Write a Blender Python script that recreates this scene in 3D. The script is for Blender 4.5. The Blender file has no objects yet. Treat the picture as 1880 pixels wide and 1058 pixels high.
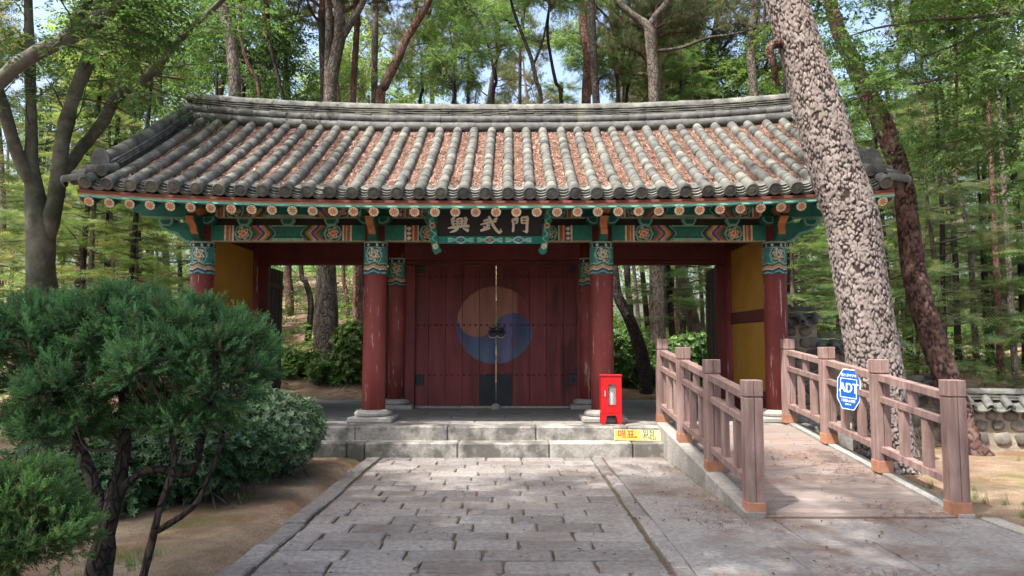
import bpy, math
import numpy as np
from mathutils import Vector, Matrix

sc = bpy.context.scene
COL = sc.collection
rng = np.random.default_rng(11)

# ------------------------------------------------------------------ camera, sky, sun, exposure
F, CX, CY, CAMZ, PITCH = 1358.0, 940.0, 529.0, 1.55, math.radians(4.3)
cam = bpy.data.objects.new('camera', bpy.data.cameras.new('camera'))
COL.objects.link(cam)
cam.location = (0, 0, CAMZ)
cam.rotation_euler = (math.pi / 2 + PITCH, 0, 0)
cam.data.sensor_width = 36.0
cam.data.lens = F / 1880 * 36
cam.data.clip_end = 2000
sc.camera = cam

SUN = Vector((-0.42, -0.40, 1.0)).normalized()          # towards the sun
world = bpy.data.worlds.new('World')
sc.world = world
world.use_nodes = True
wn = world.node_tree
wn.nodes.clear()
wo = wn.nodes.new('ShaderNodeOutputWorld')
wb = wn.nodes.new('ShaderNodeBackground')
sky = wn.nodes.new('ShaderNodeTexSky')
sky.sky_type = 'NISHITA'
sky.sun_disc = False
sky.sun_elevation = math.asin(SUN.z)
sky.sun_rotation = math.atan2(SUN.x, SUN.y)
sky.dust_density = 6.0
sky.ozone_density = 1.0
wb.inputs['Strength'].default_value = 0.15
wn.links.new(sky.outputs[0], wb.inputs['Color'])
wn.links.new(wb.outputs[0], wo.inputs['Surface'])
sun = bpy.data.objects.new('sun', bpy.data.lights.new('sun', 'SUN'))
COL.objects.link(sun)
sun.data.energy = 3.0
sun.data.angle = math.radians(0.55)
sun.data.color = (1.0, 0.95, 0.87)
sun.rotation_euler = SUN.to_track_quat('Z', 'Y').to_euler()
sun.location = (-20, -20, 40)
sc.view_settings.view_transform = 'Standard'
sc.view_settings.look = 'None'
sc.view_settings.gamma = 1.0
sc.view_settings.exposure = 1.72
sc.view_settings.use_curve_mapping = False
sc.cycles.max_bounces = 5
sc.cycles.diffuse_bounces = 3
sc.cycles.transmission_bounces = 3
sc.cycles.transparent_max_bounces = 5
sc.cycles.use_denoising = True

# ------------------------------------------------------------------ pixel -> world
def ray(px, py):
    u, v = (px - CX) / F, (CY - py) / F
    c, s = math.cos(PITCH), math.sin(PITCH)
    return np.array([u, c - v * s, s + v * c])
def at_y(px, py, Y):
    d = ray(px, py); return np.array([0, 0, CAMZ]) + d * (Y / d[1])
def at_z(px, py, z):
    d = ray(px, py); return np.array([0, 0, CAMZ]) + d * ((z - CAMZ) / d[2])

# ------------------------------------------------------------------ numpy noise
def _h(i, j, s):
    n = (i * 374761393 + j * 668265263 + s * 1442695041) & 0xffffffff
    n = ((n ^ (n >> 13)) * 1274126177) & 0xffffffff
    return ((n ^ (n >> 16)) & 0xffff) / 65535.0
def vnoise(x, y, s=0):
    x = np.asarray(x, float); y = np.asarray(y, float)
    i = np.floor(x).astype(np.int64); j = np.floor(y).astype(np.int64)
    f = x - i; g = y - j
    f = f * f * (3 - 2 * f); g = g * g * (3 - 2 * g)
    return (_h(i, j, s) * (1 - f) + _h(i + 1, j, s) * f) * (1 - g) + (_h(i, j + 1, s) * (1 - f) + _h(i + 1, j + 1, s) * f) * g
def fbm(x, y, s=0, o=4):
    r, a, t = 0, 0.5, 0
    for k in range(o):
        r = r + a * vnoise(x * 2 ** k, y * 2 ** k, s + k * 17); t += a; a *= 0.5
    return r / t
def sstep(a, b, x):
    t = np.clip((x - a) / (b - a), 0, 1); return t * t * (3 - 2 * t)

# ------------------------------------------------------------------ mesh helpers
def mesh(name, V, Fc, mats, cols=None, smooth=False, mi=None):
    me = bpy.data.meshes.new(name)
    if isinstance(Fc, np.ndarray) and Fc.ndim == 2:
        V = np.asarray(V, np.float32); n, k = Fc.shape
        me.vertices.add(len(V)); me.vertices.foreach_set('co', V.ravel())
        me.loops.add(n * k); me.loops.foreach_set('vertex_index', Fc.astype(np.int32).ravel())
        me.polygons.add(n)
        me.polygons.foreach_set('loop_start', np.arange(0, n * k, k, dtype=np.int32))
        me.polygons.foreach_set('loop_total', np.full(n, k, np.int32))
        me.update(calc_edges=True)
    else:
        me.from_pydata([tuple(map(float, v)) for v in V], [], [tuple(int(i) for i in f) for f in Fc])
    for m in (mats if isinstance(mats, (list, tuple)) else [mats]):
        me.materials.append(m)
    if mi is not None:
        me.polygons.foreach_set('material_index', np.asarray(mi, np.int32))
    if cols is not None:
        a = me.color_attributes.new('Col', 'FLOAT_COLOR', 'POINT')
        c = np.ones((len(V), 4), np.float32); c[:, :3] = cols
        a.data.foreach_set('color', c.ravel())
    if smooth:
        me.polygons.foreach_set('use_smooth', np.ones(len(me.polygons), bool))
    me.validate()
    return me
def link(name, data, parent=None, M=None, kind=None):
    o = bpy.data.objects.new(name, data); COL.objects.link(o)
    if parent is not None:
        o.parent = parent
        if parent.type == 'EMPTY':
            o.matrix_parent_inverse = Matrix.Translation(parent.location).inverted()
    if M is not None:
        o.matrix_basis = M
    if kind:
        o['kind'] = kind
    return o
def thing(name, loc, label, cat, group=None):
    o = bpy.data.objects.new(name, None); COL.objects.link(o)
    o.location = [float(v) for v in loc]; o.empty_display_size = 0.2
    return tag(o, label, cat, group)
def tag(o, label=None, cat=None, group=None, kind=None):
    if label: o['label'] = label
    if cat: o['category'] = cat
    if group: o['group'] = group
    if kind: o['kind'] = kind
    return o

class MB:
    def __init__(s): s.V = []; s.F = []
    def add(s, V, Fc):
        b = len(s.V); s.V += [tuple(map(float, v)) for v in V]; s.F += [tuple(int(i) + b for i in f) for f in Fc]; return s
    def box(s, x0, x1, y0, y1, z0, z1, b=0.0):
        if b <= 0:
            return s.add([(x0,y0,z0),(x1,y0,z0),(x1,y1,z0),(x0,y1,z0),(x0,y0,z1),(x1,y0,z1),(x1,y1,z1),(x0,y1,z1)],
                         [(3,2,1,0),(4,5,6,7),(0,1,5,4),(1,2,6,5),(2,3,7,6),(3,0,4,7)])
        b = min(b, (x1-x0)*.4, (y1-y0)*.4, (z1-z0)*.4)
        X = (x0, x1); Y = (y0, y1); Z = (z0, z1); V = []; ix = {}
        for i in (0,1):
            for j in (0,1):
                for k in (0,1):
                    for a in range(3):
                        p = [X[i], Y[j], Z[k]]; sg = (1-2*i, 1-2*j, 1-2*k)
                        for q in range(3):
                            if q != a: p[q] += sg[q]*b
                        ix[i,j,k,a] = len(V); V.append(p)
        Fc = []
        for a in range(3):
            p, q = (a+1) % 3, (a+2) % 3
            for e in (0,1):
                f = []
                for (m, n) in ((0,0),(1,0),(1,1),(0,1)):
                    c = [0,0,0]; c[a] = e; c[p] = m; c[q] = n
                    f.append(ix[c[0],c[1],c[2],a])
                Fc.append(f if e else f[::-1])
            for m in (0,1):
                for n in (0,1):
                    c0 = [0,0,0]; c0[p] = m; c0[q] = n; c1 = list(c0); c1[a] = 1
                    f = [ix[(*c0,p)], ix[(*c1,p)], ix[(*c1,q)], ix[(*c0,q)]]
                    Fc.append(f if (m == n) else f[::-1])
        for i in (0,1):
            for j in (0,1):
                for k in (0,1):
                    f = [ix[i,j,k,0], ix[i,j,k,1], ix[i,j,k,2]]
                    Fc.append(f if (i+j+k) % 2 else f[::-1])
        return s.add(V, Fc)
    def prism(s, poly, axis, a, b):
        n = len(poly); V = []
        for t in (a, b):
            for (p, q) in poly:
                V.append((t,p,q) if axis == 'x' else (p,t,q) if axis == 'y' else (p,q,t))
        Fc = [tuple(range(n))[::-1], tuple(range(n, 2*n))] + [(i, (i+1) % n, n+(i+1) % n, n+i) for i in range(n)]
        return s.add(V, Fc)
    def tube(s, pts, rad, n=8, cap=True):
        V, Fc = tube(pts, rad, n)
        s.add(V, Fc)
        if cap:
            b = len(s.V) - len(V)
            s.F.append(tuple(b + i for i in range(n))[::-1]); s.F.append(tuple(b + len(V) - n + i for i in range(n)))
        return s
    def lathe(s, prof, n, c=(0,0,0)):
        V = []; Fc = []; m = len(prof)
        for i in range(n):
            a = 2*math.pi*i/n
            for (r, z) in prof: V.append((c[0]+r*math.cos(a), c[1]+r*math.sin(a), c[2]+z))
        for i in range(n):
            k = (i+1) % n
            for j in range(m-1): Fc.append((i*m+j, k*m+j, k*m+j+1, i*m+j+1))
        Fc.append([i*m+m-1 for i in range(n)]); Fc.append([i*m for i in range(n)][::-1])
        return s.add(V, Fc)
    def xf(s, M):
        s.V = [tuple(M @ Vector(v)) for v in s.V]; return s
    def me(s, name, mat, smooth=False):
        return mesh(name, s.V, s.F, mat, smooth=smooth)
    def build(s, name, mat, parent=None, smooth=False, kind=None):
        return link(name, s.me(name, mat, smooth), parent, kind=kind)
def tube(pts, rad, n=8):
    P = np.asarray(pts, float); m = len(P); rad = np.broadcast_to(np.asarray(rad, float), (m,))
    T = np.gradient(P, axis=0); T /= np.linalg.norm(T, axis=1)[:, None] + 1e-9
    ref = np.array([0.13, 0.31, 0.94]) if abs(T[0][2]) < 0.8 else np.array([0.97, 0.1, 0.2])
    V = np.zeros((m, n, 3)); a = np.arange(n) * 2 * math.pi / n
    for i in range(m):
        u = ref - T[i] * ref.dot(T[i]); u /= np.linalg.norm(u); w = np.cross(T[i], u); ref = u
        V[i] = P[i] + rad[i] * (np.cos(a)[:, None] * u + np.sin(a)[:, None] * w)
    idx = np.arange(m * n).reshape(m, n); r = np.roll(idx, -1, 1)
    Fc = np.stack([idx[:-1], r[:-1], r[1:], idx[1:]], -1).reshape(-1, 4)
    return V.reshape(-1, 3), Fc
def smooth_path(pts, n):
    P = np.asarray(pts, float); m = len(P)
    t = np.linspace(0, m - 1, n); out = np.zeros((n, P.shape[1]))
    Q = np.vstack([2*P[0]-P[1], P, 2*P[-1]-P[-2]])
    for k, v in enumerate(t):
        i = min(int(v), m - 2); f = v - i
        p0, p1, p2, p3 = Q[i], Q[i+1], Q[i+2], Q[i+3]
        out[k] = 0.5*((2*p1)+(-p0+p2)*f+(2*p0-5*p1+4*p2-p3)*f*f+(-p0+3*p1-3*p2+p3)*f**3)
    return out
def ends(p0, p1, up=(0,0,1), sx=1.0):
    """matrix whose local x runs from p0 to p1 (unit length = 1 when sx is the mesh length)"""
    p0 = Vector(p0); p1 = Vector(p1); x = (p1-p0); L = x.length; x.normalize()
    z = Vector(up); z = (z - x*z.dot(x)).normalized(); y = z.cross(x)
    M = Matrix((x*(L/sx), y, z)).transposed().to_4x4(); M.translation = p0
    return M
def panel(name, mat, parent, O, U, V, L, H, nu, nv, fun, thick=0.03, kind=None):
    """a painted board: fine front skin whose vertex colours carry the paint, solid body behind it"""
    O, U, V = (np.asarray(k, float) for k in (O, U, V)); N = np.cross(U, V)
    uu, vv = np.meshgrid(np.linspace(0, L, nu), np.linspace(0, H, nv))
    P = O + uu.ravel()[:, None]*U + vv.ravel()[:, None]*V
    C = fun(uu.ravel(), vv.ravel())
    idx = np.arange(nu*nv).reshape(nv, nu)
    Fc = np.stack([idx[:-1,:-1], idx[:-1,1:], idx[1:,1:], idx[1:,:-1]], -1).reshape(-1, 4)
    b = nu*nv; cs = [idx[0,0], idx[0,-1], idx[-1,-1], idx[-1,0]]
    P = np.vstack([P, P[cs], P[cs] - N*thick]); C = np.vstack([C, C[cs], C[cs]])
    ex = np.array([[b+i, b+4+i, b+4+(i+1) % 4, b+(i+1) % 4] for i in range(4)] + [[b+7,b+6,b+5,b+4]])
    return link(name, mesh(name, P, np.vstack([Fc, ex]), mat, cols=C), parent, kind=kind)

# ------------------------------------------------------------------ materials
class NT:
    def __init__(s, name):
        s.m = bpy.data.materials.new(name); s.m.use_nodes = True; s.t = s.m.node_tree; s.t.nodes.clear()
        s.out = s.n('ShaderNodeOutputMaterial')
    def n(s, ty, **kw):
        k = s.t.nodes.new(ty)
        for a, b in kw.items(): setattr(k, a, b)
        return k
    def l(s, a, b): s.t.links.new(a, b)
    def noise(s, vec, scale, detail=4, rough=.55):
        k = s.n('ShaderNodeTexNoise'); k.inputs['Scale'].default_value = scale
        k.inputs['Detail'].default_value = detail; k.inputs['Roughness'].default_value = rough
        s.l(vec, k.inputs['Vector']); return k.outputs['Fac']
    def ramp(s, fac, stops):
        k = s.n('ShaderNodeValToRGB'); e = k.color_ramp.elements
        while len(e) > 1: e.remove(e[-1])
        for i, (p, c) in enumerate(stops):
            q = e[0] if i == 0 else e.new(p)
            q.position = p; q.color = (*c, 1) if len(c) == 3 else c
        s.l(fac, k.inputs['Fac']); return k.outputs['Color']
    def mix(s, fac, a, b, mode='MIX'):
        k = s.n('ShaderNodeMix', data_type='RGBA', blend_type=mode)
        for v, i in ((fac, 0), (a, 6), (b, 7)):
            if hasattr(v, 'is_linked'): s.l(v, k.inputs[i])
            else: k.inputs[i].default_value = v if i == 0 else (*v, 1)
        return k.outputs[2]
    def mth(s, op, a, b=0.0):
        k = s.n('ShaderNodeMath', operation=op)
        for v, i in ((a, 0), (b, 1)):
            if hasattr(v, 'is_linked'): s.l(v, k.inputs[i])
            else: k.inputs[i].default_value = v
        return k.outputs[0]
def g3(v): return (v, v, v)
def surf(name, cols, scale=4.0, stretch=(1,1,1), rough=.8, bump=.3, bscale=60, rnd=.12, dirt=None, dscale=1.3, damt=.6, dlo=.5, dhi=.68,
         vcol=False, spec=.3, flake=None, fl=(9, 9, .9), flo=.62, bdist=.01, detail=5, metal=0.0):
    k = NT(name)
    pos = k.n('ShaderNodeNewGeometry').outputs['Position']
    mp = k.n('ShaderNodeMapping'); mp.inputs['Scale'].default_value = stretch; k.l(pos, mp.inputs['Vector']); v = mp.outputs[0]
    nz = k.noise(v, scale, detail)
    m = len(cols)
    if vcol:
        at = k.n('ShaderNodeAttribute', attribute_name='Col')
        c = k.mix(1.0, at.outputs['Color'], k.ramp(nz, [(.3, g3(.74)), (.7, g3(1.12))]), 'MULTIPLY')
    else:
        c = k.ramp(nz, [(.32 + .36*i/max(1, m-1), cc) for i, cc in enumerate(cols)])
    if dirt is not None:
        d = k.noise(pos, dscale, 6, .65)
        c = k.mix(k.ramp(d, [(dlo, g3(0)), (dhi, g3(damt))]), c, dirt)
    if flake is not None:
        mf = k.n('ShaderNodeMapping'); mf.inputs['Scale'].default_value = fl; k.l(pos, mf.inputs['Vector'])
        c = k.mix(k.ramp(k.noise(mf.outputs[0], 2.2, 7, .72), [(flo, g3(0)), (flo+.035, g3(.85))]), c, flake)
    if rnd:
        oi = k.n('ShaderNodeObjectInfo')
        c = k.mix(1.0, c, k.ramp(oi.outputs['Random'], [(0, g3(1-rnd)), (1, g3(1+rnd))]), 'MULTIPLY')
    p = k.n('ShaderNodeBsdfPrincipled'); k.l(c, p.inputs['Base Color'])
    p.inputs['Roughness'].default_value = rough; p.inputs['Specular IOR Level'].default_value = spec; p.inputs['Metallic'].default_value = metal
    if bump:
        b = k.n('ShaderNodeBump'); b.inputs['Strength'].default_value = bump; b.inputs['Distance'].default_value = bdist
        k.l(k.noise(v, bscale, 5, .65), b.inputs['Height']); k.l(b.outputs[0], p.inputs['Normal'])
    k.l(p.outputs[0], k.out.inputs['Surface'])
    return k.m
def leafmat(name, tint=(1,1,1), trans=.4, rough=.5, spec=.3):
    k = NT(name)
    at = k.n('ShaderNodeAttribute', attribute_name='Col').outputs['Color']
    oi = k.n('ShaderNodeObjectInfo').outputs['Random']
    c = k.mix(1.0, at, k.ramp(oi, [(0, (.8*tint[0], .8*tint[1], .85*tint[2])), (.5, tint), (1, (1.25*tint[0], 1.12*tint[1], .9*tint[2]))]), 'MULTIPLY')
    p = k.n('ShaderNodeBsdfPrincipled'); k.l(c, p.inputs['Base Color']); p.inputs['Roughness'].default_value = rough
    p.inputs['Specular IOR Level'].default_value = spec
    t = k.n('ShaderNodeBsdfTranslucent'); k.l(k.mix(1.0, c, (1.4, 1.5, .85), 'MULTIPLY'), t.inputs['Color'])
    mx = k.n('ShaderNodeMixShader'); mx.inputs[0].default_value = trans
    k.l(p.outputs[0], mx.inputs[1]); k.l(t.outputs[0], mx.inputs[2]); k.l(mx.outputs[0], k.out.inputs['Surface'])
    return k.m
def emitless(name, col, rough=.5, metal=0, spec=.4): return surf(name, [col, tuple(c*.85 for c in col)], 8, rough=rough, bump=0.05, rnd=0, metal=metal, spec=spec)

TEAL=(.022,.175,.13); DTEAL=(.010,.068,.056); MINT=(.22,.44,.36); ORANGE=(.60,.20,.07); OCHRE=(.52,.33,.07); BLUE=(.07,.09,.36)
CREAM=(.74,.66,.50); REDB=(.155,.034,.034); BLACK=(.014,.014,.018); BROWN=(.30,.12,.07); WHITE=(.72,.70,.65)
m_tile = surf('roof_tile_clay', [(.055,.058,.058),(.108,.111,.106),(.175,.175,.156)], 5, rough=.75, bump=.35, bscale=45, rnd=.15, dirt=(.27,.27,.20), dscale=2.6, damt=.45, dlo=.52, dhi=.7)
m_tiledark = surf('roof_tile_dark', [(.045,.048,.05),(.085,.087,.088)], 9, rough=.7, bump=.3, rnd=.2, dirt=(.22,.22,.2), dscale=5, damt=.4)
m_bed = surf('tile_bed_clay', [(.12,.12,.11),(.2,.19,.17)], 7, bump=.3)
m_litter = surf('needle_litter', [(.10,.05,.038),(.185,.10,.075),(.27,.17,.13)], 40, rough=.95, bump=.9, bscale=90, rnd=0, bdist=.02, dirt=(.12,.06,.04), dscale=4, damt=.55)
m_needle = surf('dry_needle', [], vcol=True, rough=.9, bump=0, rnd=0, scale=3)
m_red = surf('red_column_paint', [(.15,.028,.027),(.205,.042,.038),(.23,.055,.048)], 3.0, stretch=(1,1,.25), rough=.62, bump=.18, bscale=24, rnd=.06,
             flake=(.46,.36,.32), fl=(8,8,.7), flo=.60, dirt=(.10,.02,.02), dscale=1.1, damt=.5)
m_redwood = surf('red_brown_timber', [(.105,.024,.025),(.145,.032,.032)], 4, stretch=(1,1,.3), rough=.68, bump=.2, bscale=30, rnd=.12, dirt=(.05,.014,.014), dscale=1.4, damt=.6)
m_bargered = surf('barge_red_timber', [(.14,.045,.035),(.19,.065,.05)], 4, rough=.75, bump=.2, rnd=.1)
m_paint = surf('painted_timber', [], vcol=True, scale=14, rough=.62, bump=.12, bscale=40, rnd=0, dirt=(.04,.07,.06), dscale=5, damt=.4)
m_door = surf('door_plank_paint', [], vcol=True, scale=3, stretch=(3,1,.35), rough=.66, bump=.25, bscale=22, rnd=.08, flake=(.36,.25,.23), fl=(10,10,.9), flo=.69)
m_teal = surf('teal_paint', [(.018,.145,.11),(.026,.19,.145)], 6, rough=.62, bump=.12, rnd=.08, dirt=(.02,.07,.06), dscale=4, damt=.5)
m_dteal = surf('dark_teal_paint', [(.010,.08,.064),(.016,.115,.09)], 6, rough=.65, bump=.12, rnd=.08)
m_mint = surf('mint_paint', [(.13,.33,.265),(.19,.41,.335)], 6, rough=.62, bump=.1, rnd=.05)
m_orange = surf('orange_paint', [(.30,.11,.045),(.50,.20,.085)], 9, rough=.65, bump=.15, rnd=.05)
m_yellow = surf('yellow_plaster', [(.42,.22,.032),(.49,.27,.048)], 2.5, rough=.9, bump=.12, bscale=25, rnd=0, dirt=(.38,.20,.05), dscale=.9, damt=.5)
m_black = surf('near_black_timber', [(.02,.018,.02),(.035,.032,.034)], 5, rough=.7, bump=.15)
m_leafdoor = surf('dark_door_leaf', [(.05,.042,.042),(.075,.062,.06)], 3, stretch=(1,1,.3), rough=.75, bump=.2)
m_iron = surf('iron', [(.018,.02,.026),(.035,.037,.045)], 14, rough=.55, bump=.2, rnd=0, metal=.3)
m_granite = surf('granite', [(.22,.21,.195),(.29,.28,.262),(.35,.338,.318)], 30, rough=.88, bump=.3, bscale=70, rnd=.1, dirt=(.17,.155,.135), dscale=2.2, damt=.65, dlo=.47, dhi=.66, bdist=.006)
m_stepstone = surf('step_granite', [(.20,.19,.176),(.28,.266,.248),(.33,.315,.293)], 26, rough=.88, bump=.35, bscale=60, rnd=.12, dirt=(.075,.072,.064), dscale=2.2, damt=.85, dlo=.44, dhi=.58, bdist=.008)
m_paver = surf('paver_stone', [(.145,.135,.132),(.20,.187,.18),(.255,.238,.225)], 22, rough=.9, bump=.55, bscale=38, rnd=.2, dirt=(.125,.095,.082), dscale=1.3, damt=.55, dlo=.46, dhi=.66, bdist=.012)
m_slab = surf('slab_stone', [(.15,.145,.145),(.205,.195,.19),(.26,.245,.235)], 24, rough=.9, bump=.4, bscale=45, rnd=.09, dirt=(.12,.085,.07), dscale=1.1, damt=.8, dlo=.45, dhi=.62, bdist=.008)
m_floor = surf('platform_floor_stone', [(.20,.195,.19),(.27,.262,.255)], 12, rough=.85, bump=.25, bscale=40, rnd=.08, dirt=(.17,.13,.11), dscale=1.5, damt=.4)
m_soil = surf('joint_soil', [(.10,.075,.05),(.16,.12,.075)], 30, rough=.95, bump=.8, bscale=70, rnd=0, dirt=(.07,.09,.03), dscale=2.5, damt=.7, bdist=.02)
m_rail = surf('railing_timber', [(.17,.105,.095),(.24,.16,.145),(.30,.215,.195)], 5, stretch=(3,3,.4), rough=.72, bump=.3, bscale=35, rnd=.14, dirt=(.11,.075,.07), dscale=3, damt=.4)
m_shoe = surf('terracotta_shoe', [(.28,.125,.075),(.37,.185,.12)], 8, rough=.75, bump=.2, rnd=.1)
m_ramp = surf('ramp_board', [(.17,.14,.128),(.22,.185,.17)], 6, stretch=(.5,3,1), rough=.88, bump=.3, bscale=60, rnd=.1, dirt=(.20,.13,.105), dscale=1.6, damt=.6, bdist=.006)
m_mortar = surf('wall_mortar', [(.25,.215,.165),(.33,.29,.225)], 12, rough=.95, bump=.6, bscale=40, rnd=0, bdist=.02)
m_wallstone = surf('field_stone', [(.095,.092,.088),(.17,.155,.14),(.24,.205,.17)], 7, rough=.85, bump=.4, bscale=30, rnd=.45, dirt=(.09,.10,.06), dscale=3, damt=.4)
m_cabinet = emitless('red_enamel', (.48,.010,.014), .35)
m_glass = NT('cabinet_window')
_p = m_glass.n('ShaderNodeBsdfPrincipled'); _p.inputs['Base Color'].default_value = (.9,.93,.92,1); _p.inputs['Roughness'].default_value = .04
_p.inputs['Alpha'].default_value = .12; m_glass.l(_p.outputs[0], m_glass.out.inputs['Surface']); m_glass = m_glass.m
m_dark = emitless('dark_inside', (.03,.028,.028), .8)
m_silver = emitless('silver_canister', (.62,.62,.60), .3, .35)
m_yelsign = emitless('yellow_sign_face', (.50,.36,.045), .5)
m_signpale = emitless('pale_sign_face', (.42,.42,.20), .5)
m_textred = emitless('red_lettering', (.50,.03,.01), .6)
m_textdark = emitless('dark_green_lettering', (.012,.025,.012), .6)
m_blue = emitless('blue_sign_face', (.008,.095,.42), .4)
m_white = emitless('white_lettering', (.82,.84,.86), .5)
m_cream = emitless('cream_lettering', (.82,.76,.66), .7)
m_barkbig = surf('big_pine_bark', [], vcol=True, scale=30, rough=.92, bump=.5, bscale=70, rnd=0, bdist=.008)
def barkmat(name, cols, sc1=6, dirt=(.03,.027,.02)):
    k = NT(name)
    tc = k.n('ShaderNodeTexCoord').outputs['Object']
    mp = k.n('ShaderNodeMapping'); mp.inputs['Scale'].default_value = (1,1,.42); k.l(tc, mp.inputs['Vector'])
    vo = k.n('ShaderNodeTexVoronoi', feature='DISTANCE_TO_EDGE'); vo.inputs['Scale'].default_value = sc1*2.4
    wob = k.n('ShaderNodeTexNoise'); wob.inputs['Scale'].default_value = 9; k.l(mp.outputs[0], wob.inputs['Vector'])
    ad = k.n('ShaderNodeVectorMath', operation='MULTIPLY_ADD'); k.l(wob.outputs['Color'], ad.inputs[0]); ad.inputs[1].default_value = (.12,.12,.12); k.l(mp.outputs[0], ad.inputs[2])
    k.l(ad.outputs[0], vo.inputs['Vector'])
    nz = k.noise(mp.outputs[0], sc1, 5)
    c = k.ramp(nz, [(.32+.36*i/max(1, len(cols)-1), cc) for i, cc in enumerate(cols)])
    c = k.mix(k.ramp(vo.outputs['Distance'], [(.0, g3(.85)), (.09, g3(0))]), c, dirt)
    c = k.mix(k.ramp(k.noise(tc, 1.1, 4), [(.45, g3(0)), (.7, g3(.5))]), c, dirt)
    oi = k.n('ShaderNodeObjectInfo').outputs['Random']
    c = k.mix(1.0, c, k.ramp(oi, [(0, g3(.75)), (1, g3(1.25))]), 'MULTIPLY')
    p = k.n('ShaderNodeBsdfPrincipled'); k.l(c, p.inputs['Base Color']); p.inputs['Roughness'].default_value = .92; p.inputs['Specular IOR Level'].default_value = .15
    b = k.n('ShaderNodeBump'); b.inputs['Strength'].default_value = .8; b.inputs['Distance'].default_value = .03
    k.l(k.ramp(vo.outputs['Distance'], [(0, g3(0)), (.14, g3(1))]), b.inputs['Height']); k.l(b.outputs[0], p.inputs['Normal'])
    k.l(p.outputs[0], k.out.inputs['Surface']); return k.m
m_barkred = barkmat('red_pine_bark', [(.085,.040,.030),(.155,.085,.066),(.20,.13,.11)], 6)
m_barkgrey = barkmat('grey_pine_bark', [(.075,.062,.052),(.14,.118,.10),(.20,.175,.155)], 6)
m_barkdark = barkmat('dark_bark', [(.022,.018,.017),(.045,.036,.032),(.07,.055,.05)], 7, (.012,.011,.010))
m_barksmooth = surf('smooth_grey_bark', [(.075,.072,.058),(.125,.12,.10),(.17,.165,.14)], 5, rough=.9, bump=.5, bscale=24, rnd=.12, dirt=(.03,.042,.018), dscale=1.6, damt=.8, dlo=.44, dhi=.62, bdist=.01)
m_twig = surf('twig', [(.06,.048,.04),(.12,.10,.085)], 9, rough=.9, bump=0, rnd=.2)
m_broad = leafmat('broad_leaf', trans=.45)
m_pine = leafmat('pine_foliage', trans=.48, rough=.6)
m_juniper = leafmat('juniper_foliage', trans=.25, rough=.6)
m_azalea = leafmat('azalea_leaf', trans=.28, rough=.42, spec=.4)
# ------------------------------------------------------------------ the setting
X0 = -0.36                       # centre line of the gate
YE, YR, ZE, RISE = 10.0, 12.95, 3.625, 1.72
PZ = 0.39                        # platform height
def gz(x, y):
    x = np.asarray(x, float); y = np.asarray(y, float)
    s = .25 + (.085 - .25)*sstep(-1, 7, x)
    back = np.maximum(0, y - 15.6)
    z = s*45*(1 - np.exp(-back/45)) + .28*sstep(12.5, 16.2, y)
    far = sstep(14, 30, y)
    z = z + (fbm(x*.35, y*.35, 3) - .5)*(.10 + .7*far) + (fbm(x*2.2, y*2.2, 9) - .5)*.05
    paved = sstep(-2.25, -1.95, x)*sstep(4.55, 4.15, x)*sstep(10.6, 10.3, y)*sstep(-6, -5, y)
    paved = np.maximum(paved, sstep(-6.6, -6.0, x)*sstep(5.9, 5.3, x)*sstep(10.35, 10.55, y)*sstep(15.7, 15.3, y))
    return z*(1 - paved) - .10*paved
def gzf(x, y): return float(gz(x, y))
def ground_hit(px, py, y0=15.6):
    d = ray(px, py); Y = y0
    while Y < 90:
        p = np.array([0, 0, CAMZ]) + d*(Y/d[1])
        if p[2] <= gzf(p[0], p[1]): return p
        Y += .15
    return p
gx = np.unique(np.concatenate([np.arange(-14, 14.01, .16), np.linspace(-14, -160, 46), np.linspace(14, 160, 46)]))
gy = np.unique(np.concatenate([np.arange(1.5, 34, .18), np.linspace(-60, 1.5, 40), np.linspace(34, 260, 70)]))
GX, GY = np.meshgrid(gx, gy)
gi = np.arange(GX.size).reshape(GX.shape)
GF = np.stack([gi[:-1,:-1], gi[:-1,1:], gi[1:,1:], gi[1:,:-1]], -1).reshape(-1, 4)
k = NT('forest_soil')
pos = k.n('ShaderNodeNewGeometry').outputs['Position']
c = k.ramp(k.noise(pos, 1.6, 8, .65), [(.34, (.16,.115,.08)), (.5, (.255,.19,.135)), (.66, (.345,.27,.20))])
c = k.mix(k.ramp(k.noise(pos, .9, 6, .7), [(.5, g3(0)), (.62, g3(.8))]), c, (.19,.10,.062))          # fallen needles
c = k.mix(k.ramp(k.noise(pos, .55, 7, .7), [(.53, g3(0)), (.68, g3(.75))]), c, (.11,.125,.03))        # moss
c = k.mix(k.ramp(k.noise(pos, 55, 3, .6), [(.35, g3(.55)), (.6, g3(0))]), c, (.09,.058,.038))
p = k.n('ShaderNodeBsdfPrincipled'); k.l(c, p.inputs['Base Color']); p.inputs['Roughness'].default_value = .97; p.inputs['Specular IOR Level'].default_value = .1
b = k.n('ShaderNodeBump'); b.inputs['Strength'].default_value = .7; b.inputs['Distance'].default_value = .02
k.l(k.noise(pos, 40, 6, .7), b.inputs['Height']); k.l(b.outputs[0], p.inputs['Normal']); k.l(p.outputs[0], k.out.inputs['Surface'])
m_ground = k.m
ground = link('ground', mesh('ground', np.stack([GX.ravel(), GY.ravel(), gz(GX.ravel(), GY.ravel())], 1), GF, m_ground, smooth=True), kind='structure')

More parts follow.
